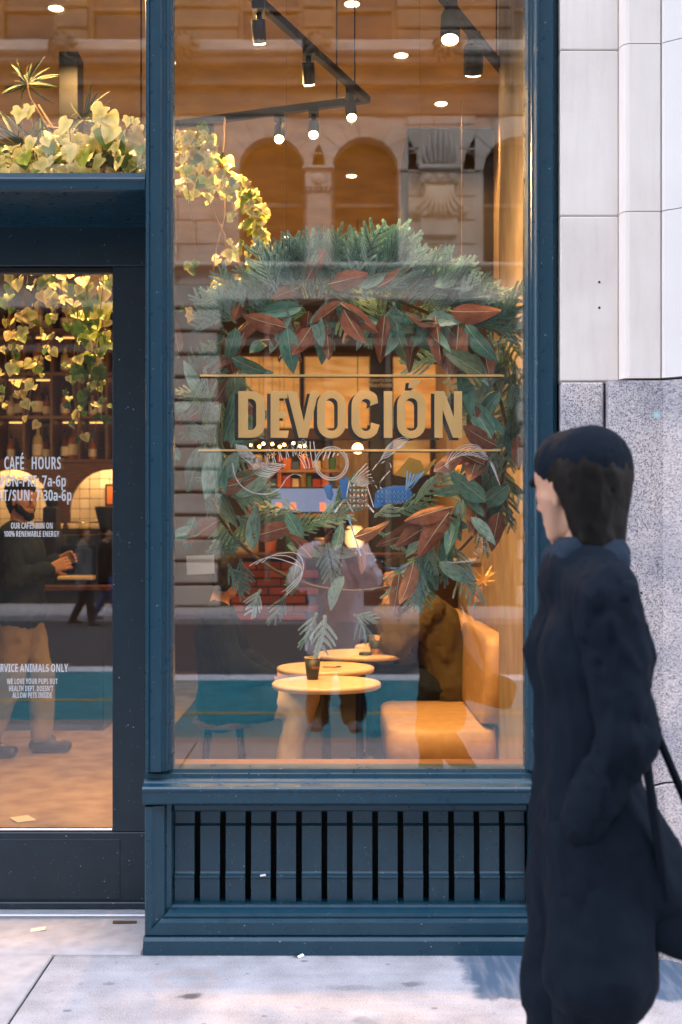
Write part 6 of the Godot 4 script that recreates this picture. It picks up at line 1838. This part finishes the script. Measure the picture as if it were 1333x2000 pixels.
func person(called: String, label: String, at: Vector3, yaw: float, pose: Dictionary, look: Dictionary) -> Node3D:
	var p := thing(called, label, "person", at)
	p.rotation.y = yaw
	var s: float = look.get("scale", 1.0)
	var J := {"pelvis": Vector3(0, 0.93, 0), "chest": Vector3(0, 1.29, 0.0), "neck": Vector3(0, 1.46, -0.01), "head": Vector3(0, 1.62, 0.015)}
	for sg in [-1, 1]:
		var k := "l" if sg < 0 else "r"
		J["sh" + k] = Vector3(sg * 0.175, 1.405, -0.01)
		J["el" + k] = Vector3(sg * 0.225, 1.13, -0.03)
		J["wr" + k] = Vector3(sg * 0.235, 0.89, 0.05)
		J["hip" + k] = Vector3(sg * 0.09, 0.90, 0.0)
		J["kn" + k] = Vector3(sg * 0.10, 0.50, 0.02)
		J["an" + k] = Vector3(sg * 0.10, 0.095, -0.02)
		J["to" + k] = J["an" + k] + Vector3(sg * 0.01, -0.06, 0.16)
	for k in pose: J[k] = pose[k]
	for sg in ["l", "r"]:
		if pose.has("an" + sg) and not pose.has("to" + sg): J["to" + sg] = J["an" + sg] + Vector3(0.01 if sg == "r" else -0.01, -0.06, 0.16)
	for k in J: J[k] = J[k] * s
	var fat: float = look.get("fat", 1.0)
	var torso := func(extra: float) -> Array:
		var b := []
		for sg in [-1.0, 1.0]:
			var o := Vector3(sg * 0.062, 0, 0) * s
			b.append([J.pelvis + o, J.chest + o * 1.25, (0.098 * fat) * s + extra, (0.104 * fat) * s + extra])
			b.append([J.chest + o * 1.25, J.neck.lerp(J["shl" if sg < 0 else "shr"], 0.55) + Vector3(0, -0.03, 0), 0.10 * s + extra, 0.058 * s + extra])
		return b
	var limb := func(a: String, b_: String, r0: float, r1: float, extra: float) -> Array: return [J[a], J[b_], r0 * s + extra, r1 * s + extra]
	# body: one surface from feet to crown, with hands and head at a finer grain
	var bones: Array = torso.call(-0.022)
	for k in ["l", "r"]:
		bones.append(limb.call("sh" + k, "el" + k, 0.040, 0.034, 0.0))
		bones.append(limb.call("el" + k, "wr" + k, 0.037, 0.026, 0.0))
		bones.append(limb.call("hip" + k, "kn" + k, 0.074, 0.046, 0.0))
		bones.append(limb.call("kn" + k, "an" + k, 0.046, 0.034, 0.0))
		bones.append([J["an" + k], J["to" + k], 0.036 * s, 0.026 * s])
		bones.append([J.neck + Vector3(0, -0.03, 0), J["sh" + k], 0.04 * s, 0.038 * s])
	var hd: Vector3 = J.head
	var f: Vector3 = look.get("face", Vector3(0, 0, 1))
	var upv: Vector3 = look.get("up", Vector3.UP)
	bones.append([J.neck, hd + Vector3(0, -0.05, -0.02) * s, 0.055 * s, 0.048 * s])
	var st := skin(bones, look.get("cell", 0.022), 0.04)
	st = skin(head_bones(hd, f, upv, s), look.get("head_cell", 0.0055), 0.012, 0.0, 9.0, st)
	var z := f.normalized()
	var x := upv.cross(z).normalized()
	var y := z.cross(x)
	if look.get("hands", true):
		for k in ["l", "r"]:
			var d: Vector3 = look.get("hand_" + k, (J["wr" + k] - J["el" + k]))
			var palm: Vector3 = look.get("palm_" + k, Vector3(1 if k == "l" else -1, 0, 0))
			st = skin(hand_bones(J["wr" + k] + d.normalized() * 0.012, d, palm, look.get("thumb_" + k, 1.0 if k == "r" else -1.0), look.get("curl", 0.35), s), look.get("hand_cell", 0.005), 0.006, 0.0, 9.0, st)
	piece("body", skinned(st), look.get("skin", M.skin), p)
	# eyes
	for sg in [-1.0, 1.0]:
		piece("eye", MB.new().smooth().ball(hd + (x * sg * 0.031 + y * 0.018 + z * 0.073) * s, Vector3.ONE * 0.0125 * s, 10).done(), M.eye, p)
		piece("iris", MB.new().smooth().ball(hd + (x * sg * 0.031 + y * 0.018 + z * 0.0815) * s, Vector3(0.0062, 0.0062, 0.0052) * s, 10).done(), M.iris, p)
	# clothes
	var wr: float = look.get("wrinkle", 0.012)
	var top: Array = torso.call(look.get("loose", 0.022))
	for k in ["l", "r"]:
		top.append([J.neck + Vector3(0, -0.05, 0) * s, J["sh" + k], 0.062 * s, 0.060 * s])
	var hem: float = look.get("hem", 0.14)
	for sg in [-1.0, 1.0]:
		var o := Vector3(sg * 0.062, 0, 0) * s
		var low: Vector3 = J.pelvis + (J.pelvis - J.chest).normalized() * hem * s + look.get("hem_swing", Vector3.ZERO)
		top.append([J.pelvis + o, low + o * look.get("flare", 1.3), 0.105 * fat * s + look.get("loose", 0.022), 0.095 * fat * s + look.get("hem_r", 0.03)])
	for e in look.get("extra_top", []): top.append(e)
	piece(look.get("top_name", "jacket"), skinned(skin(top, look.get("cloth_cell", 0.016), 0.035, wr, 8.0)), look.top, p)
	for k in ["l", "r"]:
		var cuff: Vector3 = J["el" + k].lerp(J["wr" + k], look.get("cuff", 0.92))
		var slv := [limb.call("sh" + k, "el" + k, 0.056, 0.046, look.get("sleeve", 0.016)), [J["el" + k], cuff, 0.046 * s + look.get("sleeve", 0.016), 0.036 * s + look.get("sleeve", 0.012)]]
		piece("sleeve", skinned(skin(slv, look.get("cloth_cell", 0.016), 0.02, wr * 1.25, 13.0)), look.top, p)
	if look.get("collar", true):
		piece("collar", skinned(skin([[J.neck + Vector3(-0.045, -0.005, -0.02) * s, J.neck + Vector3(0.045, -0.005, -0.02) * s, 0.036 * s, 0.036 * s], [J.neck + Vector3(-0.05, -0.03, 0.03) * s, J.neck + Vector3(0.05, -0.03, 0.03) * s, 0.03 * s, 0.03 * s]], 0.010, 0.03)), look.get("collar_m", look.top), p)
	var legs := [[J.pelvis + Vector3(-0.05, -0.03, 0) * s, J.pelvis + Vector3(0.05, -0.03, 0) * s, 0.088 * s, 0.088 * s]]
	var baggy: float = look.get("baggy", 0.018)
	for k in ["l", "r"]:
		legs.append(limb.call("hip" + k, "kn" + k, 0.088, 0.058, baggy))
		legs.append([J["kn" + k], J["kn" + k].lerp(J["an" + k], 0.93), 0.058 * s + baggy, 0.044 * s + baggy])
	piece("trousers", skinned(skin(legs, look.get("cloth_cell", 0.016), 0.03, wr, 9.0)), look.legs, p)
	for k in ["l", "r"]:
		var an: Vector3 = J["an" + k]
		var to: Vector3 = J["to" + k]
		var d := (to - an); d.y = 0
		var sd := d.normalized().cross(Vector3.UP) * 0.022 * s
		var heel := an - d.normalized() * 0.045 * s
		var ground := minf(an.y - 0.065 * s, to.y)
		var sh := [[an, an + d * 0.3 + Vector3(0, -0.02, 0) * s, 0.046 * s, 0.044 * s]]
		for q in [-1.0, 1.0]:
			sh.append([Vector3(heel.x, an.y - 0.045 * s, heel.z) + sd * q * 0.7, to + sd * q + Vector3(0, 0.008, 0), 0.038 * s, 0.030 * s])
		var shoe := piece("shoe", skinned(skin(sh, 0.009, 0.025)), look.shoes, p)
		var so := []
		for q in [-1.0, 1.0]:
			so.append([Vector3(heel.x, an.y - 0.080 * s, heel.z) + sd * q * 0.9, to + sd * q * 1.2 + Vector3(0, -0.018, 0), 0.018 * s, 0.015 * s])
		piece("sole", skinned(skin(so, 0.008, 0.03)), look.get("sole", M.sole), shoe)
	# hair: a cap that leaves the face free
	var hb := []
	var hat := func(a: float, b_: float, d: float) -> Vector3: return hd + (x * a + y * b_ + z * d) * s
	for sg in [-1.0, 1.0]:
		hb.append([hat.call(sg * 0.020, 0.062, -0.038), hat.call(sg * 0.016, 0.075, 0.018), 0.074 * s, 0.058 * s])
		hb.append([hat.call(sg * 0.050, 0.03, -0.030), hat.call(sg * 0.040, -0.02, -0.045), 0.040 * s, 0.036 * s])
	hb.append([hat.call(0, 0.02, -0.06), hat.call(0, -0.055, -0.055), 0.055 * s, 0.038 * s])
	for e in look.get("extra_hair", []): hb.append([hd + (x * e[0].x + y * e[0].y + z * e[0].z) * s, hd + (x * e[1].x + y * e[1].y + z * e[1].z) * s, e[2] * s, e[3] * s])
	piece("hair", skinned(skin(hb, 0.008, 0.03, 0.006, 30.0)), look.get("hair", M.hair), p)
	if look.has("beard"):
		piece("beard", skinned(skin([[hat.call(-0.05, -0.04, 0.03), hat.call(0, -0.088, 0.066), 0.026 * s, 0.026 * s], [hat.call(0.05, -0.04, 0.03), hat.call(0, -0.088, 0.066), 0.026 * s, 0.026 * s], [hat.call(-0.055, 0.0, 0.01), hat.call(-0.05, -0.04, 0.03), 0.016 * s, 0.024 * s], [hat.call(0.055, 0.0, 0.01), hat.call(0.05, -0.04, 0.03), 0.016 * s, 0.024 * s]], 0.006, 0.02, 0.004, 60.0)), look.beard, p)
	return p

func build_people() -> void:
	cells.frequency = 1.0
	cells.seed = 3
	cells.fractal_octaves = 2
	# man standing at the bar, seen through the door
	person("person", "man in a dark navy jacket, tan trousers and black sneakers standing at the bar", Vector3(-2.12, 0, -3.75), PI / 2, {
		"anr": Vector3(0.09, 0.095, 0.12), "knr": Vector3(0.10, 0.50, 0.11), "anl": Vector3(-0.09, 0.095, -0.18), "knl": Vector3(-0.10, 0.50, -0.03),
		"elr": Vector3(0.24, 1.13, -0.02), "wrr": Vector3(0.20, 1.24, 0.20), "ell": Vector3(-0.22, 1.13, 0.02), "wrl": Vector3(-0.10, 1.20, 0.22)},
		{"scale": 1.05, "top": M.navy_cloth, "legs": M.khaki, "shoes": M.shoe_black, "skin": M.skin, "baggy": 0.024, "hem_r": 0.055, "beard": M.hair, "hem": 0.0, "loose": 0.036, "face": Vector3(-0.5, -0.1, 1), "hand_r": Vector3(-0.3, 0.3, 1), "palm_r": Vector3(-1, -0.2, 0), "curl": 0.5, "wrinkle": 0.016})
	# man hunched on the banquette
	person("person", "man in an olive jacket hunched forward on the banquette over his coffee", Vector3(0.72, 0, -3.30), -PI / 2, {
		"pelvis": Vector3(0, 0.54, 0.0), "chest": Vector3(0, 0.86, 0.10), "neck": Vector3(0, 1.02, 0.17), "head": Vector3(0, 1.13, 0.29),
		"shl": Vector3(-0.185, 0.96, 0.13), "shr": Vector3(0.185, 0.96, 0.13), "ell": Vector3(-0.25, 0.76, 0.33), "elr": Vector3(0.25, 0.76, 0.33), "wrl": Vector3(-0.075, 0.93, 0.385), "wrr": Vector3(0.075, 0.93, 0.385),
		"hipl": Vector3(-0.10, 0.52, 0.02), "hipr": Vector3(0.10, 0.52, 0.02), "knl": Vector3(-0.14, 0.52, 0.44), "knr": Vector3(0.14, 0.52, 0.44), "anl": Vector3(-0.13, 0.095, 0.40), "anr": Vector3(0.13, 0.095, 0.42)},
		{"scale": 1.06, "top": M.olive_cloth, "legs": M.jeans_dark, "shoes": M.shoe_black, "fat": 1.12, "loose": 0.035, "sleeve": 0.028, "face": Vector3(0, -0.45, 1), "up": Vector3(0, 1, 0.45), "hem": 0.04, "wrinkle": 0.022, "curl": 0.9, "hand_l": Vector3(0.15, 1, -0.15), "hand_r": Vector3(-0.15, 1, -0.15), "palm_l": Vector3(0.3, 0, -1), "palm_r": Vector3(-0.3, 0, -1)})
	# person on the stool at the left, in beige trousers
	person("person", "seated person in beige trousers and a dark coat at the nearest tables, left side", Vector3(-0.63, 0, -2.42), PI / 2, {
		"pelvis": Vector3(0, 0.56, 0.0), "chest": Vector3(0, 0.92, -0.02), "neck": Vector3(0, 1.09, -0.02), "head": Vector3(0, 1.24, 0.02),
		"shl": Vector3(-0.18, 1.03, -0.02), "shr": Vector3(0.18, 1.03, -0.02), "ell": Vector3(-0.23, 0.78, 0.08), "elr": Vector3(0.23, 0.78, 0.08), "wrl": Vector3(-0.10, 0.68, 0.26), "wrr": Vector3(0.12, 0.68, 0.28),
		"hipl": Vector3(-0.09, 0.54, 0.02), "hipr": Vector3(0.09, 0.54, 0.02), "knl": Vector3(-0.11, 0.56, 0.44), "knr": Vector3(0.11, 0.57, 0.46), "anl": Vector3(-0.11, 0.095, 0.34), "anr": Vector3(0.11, 0.095, 0.36)},
		{"top": M.coat_black, "legs": M.beige_cloth, "shoes": M.shoe_black, "baggy": 0.014, "hem": 0.05, "curl": 0.7, "extra_top": [[Vector3(-0.09, 0.55, 0.0), Vector3(-0.11, 0.56, 0.24), 0.125, 0.105], [Vector3(0.09, 0.55, 0.0), Vector3(0.11, 0.57, 0.24), 0.125, 0.105]], "face": Vector3(1, -0.35, 0.25), "up": Vector3(0.3, 1, 0)})
	# the photographer, whose mirror image stands in the window; the lens is the place of this picture
	var s := 0.95
	var ph := person("person", "photographer in a loose lavender shirt and dark trousers on the pavement, raising a camera", Vector3(0.0, 0, 4.62), PI, {
		"ell": Vector3(-0.27, 1.22, 0.12), "elr": Vector3(0.27, 1.22, 0.12), "wrl": Vector3(-0.085, 1.475, 0.27), "wrr": Vector3(0.085, 1.50, 0.27), "shl": Vector3(-0.185, 1.40, 0.0), "shr": Vector3(0.185, 1.40, 0.0),
		"anl": Vector3(-0.15, 0.095, 0.02), "anr": Vector3(0.14, 0.095, -0.03), "knl": Vector3(-0.13, 0.5, 0.03), "knr": Vector3(0.12, 0.5, 0.02), "head": Vector3(0, 1.60, 0.03)},
		{"scale": s, "top": M.lavender_cloth, "legs": M.jeans_dark, "shoes": M.shoe_blue, "sole": M.sole_white, "loose": 0.032, "sleeve": 0.028, "cuff": 0.72, "hem": 0.22, "hem_r": 0.055, "wrinkle": 0.034, "top_name": "shirt", "baggy": 0.03, "face": Vector3(0, -0.08, 1), "hand_l": Vector3(0.45, 0.75, 0.22), "hand_r": Vector3(-0.45, 0.75, 0.15), "palm_l": Vector3(1, -0.1, 0.1), "palm_r": Vector3(-1, -0.1, 0.1), "curl": 0.75})
	var cam := thing("camera_in_hand", "black camera with a strap held to the photographer's face", "camera", Vector3(0, 1.48, 4.31))
	obj("camera_body", MB.new().box(Vector3(0, 1.482, 4.345), Vector3(0.128, 0.082, 0.04), 0.008).box(Vector3(0, 1.53, 4.345), Vector3(0.05, 0.024, 0.036), 0.006), M.black_metal, cam)
	obj("lens_barrel", MB.new().smooth().tube(PackedVector3Array([Vector3(0, 1.48, 4.325), Vector3(0, 1.48, 4.235)]), 0.033, 0.033, 24), M.black_metal, cam)
	var strap := PackedVector3Array()
	for k in 13:
		var t := k / 12.0
		strap.append(Vector3(lerpf(-0.066, 0.07, t), 1.49 - 0.30 * sin(t * PI), 4.36 + 0.05 * sin(t * PI)))
	obj("strap", MB.new().smooth().tube(strap, 0.005, 0.005, 6), M.black_metal, cam)
	# passer-by close to the lens, walking left past the stone pier
	var ps := Vector3(0.525, 0, 1.70)
	person("person", "passer-by in a long black coat and black cap striding left past the stone pier", ps, -PI / 2, {
		"neck": Vector3(0, 1.46, 0.0), "head": Vector3(0, 1.61, 0.012), "chest": Vector3(0, 1.28, -0.01), "pelvis": Vector3(0, 0.93, -0.01),
		"ell": Vector3(-0.19, 1.12, -0.045), "wrl": Vector3(-0.15, 0.94, 0.03), "elr": Vector3(0.19, 1.12, -0.05), "wrr": Vector3(0.15, 0.94, 0.03),
		"knl": Vector3(-0.08, 0.51, 0.05), "anl": Vector3(-0.08, 0.095, 0.03), "knr": Vector3(0.08, 0.50, 0.0), "anr": Vector3(0.08, 0.16, -0.24), "tor": Vector3(0.08, 0.05, -0.14)},
		{"scale": 0.97, "top": M.coat_black, "legs": M.coat_black, "shoes": M.shoe_black, "top_name": "coat", "hem": 0.34, "hem_swing": Vector3(0, 0.02, -0.01), "flare": 1.5, "hem_r": 0.034, "loose": 0.012, "sleeve": 0.008, "cuff": 1.0, "hands": false, "wrinkle": 0.013, "fat": 0.84, "baggy": 0.006, "cloth_cell": 0.010, "head_cell": 0.0042, "cell": 0.018, "skin": M.skin, "face": Vector3(-1.25, -0.15, 1), "extra_hair": [[Vector3(-0.035, 0.04, -0.05), Vector3(-0.03, -0.10, -0.05), 0.048, 0.035], [Vector3(0.035, 0.04, -0.05), Vector3(0.03, -0.10, -0.05), 0.048, 0.035]],
		"extra_top": [[Vector3(-0.08, 0.86, -0.05), Vector3(-0.08, 0.70, -0.20), 0.095, 0.060], [Vector3(0.08, 0.86, -0.05), Vector3(0.08, 0.70, -0.20), 0.095, 0.060], [Vector3(-0.05, 1.395, 0.01), Vector3(0.05, 1.395, 0.01), 0.072, 0.072]]})
	# coat details: standing collar, pocket flap, buttons, belt
	var coat: Node3D = get_node("person_%03d" % taken["person"])
	var flap := piece("pocket_flap", MB.new().box(Vector3.ZERO, Vector3(0.012, 0.05, 0.15), 0.005).done(), M.coat_black, coat, Transform3D(Basis(Vector3.BACK, 0.1) * Basis(Vector3.RIGHT, -0.2), Vector3(-0.185, 0.90, 0.0)))
	piece("scarf", skinned(skin([[Vector3(-0.045, 1.43, -0.03), Vector3(0.045, 1.43, -0.03), 0.05, 0.05], [Vector3(-0.05, 1.43, 0.03), Vector3(0.05, 1.43, 0.03), 0.042, 0.042], [Vector3(-0.07, 1.45, 0.0), Vector3(-0.06, 1.40, 0.02), 0.04, 0.04]], 0.007, 0.02, 0.012, 16.0)), M.navy_cloth, coat)
	var hc := ps + Vector3(-0.012, 1.56, 0)
	var fw := Vector3(-1, -0.08, -1.25).normalized()
	var sd := Vector3.UP.cross(fw).normalized()
	var ct := func(a: float, b_: float, d: float) -> Vector3: return hc + sd * a + Vector3.UP * b_ + fw * d
	var capo := thing("knit_cap", "black peaked cap worn by the passer-by", "cap", hc + Vector3(0, 0.06, 0))
	obj("cap", skinned(skin([[ct.call(-0.018, 0.066, -0.032), ct.call(-0.016, 0.070, 0.016), 0.076, 0.068], [ct.call(0.018, 0.066, -0.032), ct.call(0.016, 0.070, 0.016), 0.076, 0.068]], 0.006, 0.03, 0.003, 60.0)), M.coat_black, capo)
	obj("cap_brim", skinned(skin([[ct.call(-0.03, 0.056, 0.060), ct.call(-0.018, 0.038, 0.112), 0.008, 0.006], [ct.call(0.03, 0.056, 0.060), ct.call(0.018, 0.038, 0.112), 0.008, 0.006], [ct.call(0, 0.060, 0.060), ct.call(0, 0.042, 0.12), 0.008, 0.006]], 0.005, 0.03)), M.coat_black, capo)
	# strands over the cap of hair, from under the cap down to the collar
	var hairs := MB.new().smooth()
	for k in 150:
		var a := rng.randf_range(-1.9, 1.9)
		var r0 := rng.randf_range(0.074, 0.086)
		var pts := PackedVector3Array()
		var bow := rng.randf_range(-0.3, 0.3)
		for j in 7:
			var t := j / 6.0
			var rr := r0 * (1.06 - 0.22 * t * t + 0.10 * sin(t * PI)) 
			pts.append(ct.call(sin(a + bow * t * 0.4) * rr, lerpf(0.055, rng.randf_range(-0.115, -0.10), t), -cos(a + bow * t * 0.4) * rr - 0.012))
		hairs.tube(pts, 0.0045, 0.0025, 5, false)
	obj("strands", hairs, M.hair, coat.get_node("hair"))
	# sleeve buttons, cuff strap and the seam down the near side of the coat
	for k in 3: piece("button", MB.new().smooth().ball(Vector3.ZERO, Vector3(0.006, 0.010, 0.010), 10).done(), M.black_metal, coat, Transform3D(Basis.IDENTITY, Vector3(-0.232, 0.985 + 0.03 * k, -0.012 - 0.006 * k)))
	var bag := thing("shoulder_bag", "black shoulder bag swinging behind the passer-by's hip", "bag", ps + Vector3(0.26, 0.58, 0.05))
	obj("bag_body", cushion(MB.new(), ps + Vector3(0.25, 0.69, 0.10), Vector3(0.32, 0.17, 0.11), 0.45, Basis(Vector3.BACK, -0.28)), M.coat_black, bag)
	obj("strap", MB.new().smooth().tube(PackedVector3Array([ps + Vector3(0.13, 0.76, 0.16), ps + Vector3(0.06, 1.15, 0.22), ps + Vector3(0.01, 1.41, 0.13), ps + Vector3(0.08, 1.25, -0.02), ps + Vector3(0.28, 0.74, 0.05)]), 0.010, 0.010, 6), M.coat_black, bag)
	# walkers on the far pavement, seen in the door's glass
	person("person", "walker in blue jeans and a dark coat on the far pavement", Vector3(Q(187, 0, 16.4).x, -0.13, 16.4), PI / 2, {"anr": Vector3(0.09, 0.095, 0.22), "knr": Vector3(0.09, 0.5, 0.16), "anl": Vector3(-0.09, 0.14, -0.26), "knl": Vector3(-0.09, 0.5, -0.02)}, {"top": M.coat_black, "legs": M.jeans_blue, "shoes": M.shoe_blue, "sole": M.sole_white, "cell": 0.03, "cloth_cell": 0.024, "hands": false, "hem": 0.2})
	person("person", "walker in dark trousers and a grey coat crossing the far side of the street", Vector3(Q(140, 0, 15.6).x, -0.13, 15.6), PI / 2, {"anr": Vector3(0.09, 0.095, 0.16), "knr": Vector3(0.09, 0.5, 0.12), "anl": Vector3(-0.09, 0.12, -0.22), "knl": Vector3(-0.09, 0.5, -0.02)}, {"top": M.facade_dark, "legs": M.jeans_dark, "shoes": M.shoe_black, "sole": M.sole_white, "cell": 0.03, "cloth_cell": 0.024, "hands": false, "hem": 0.2})
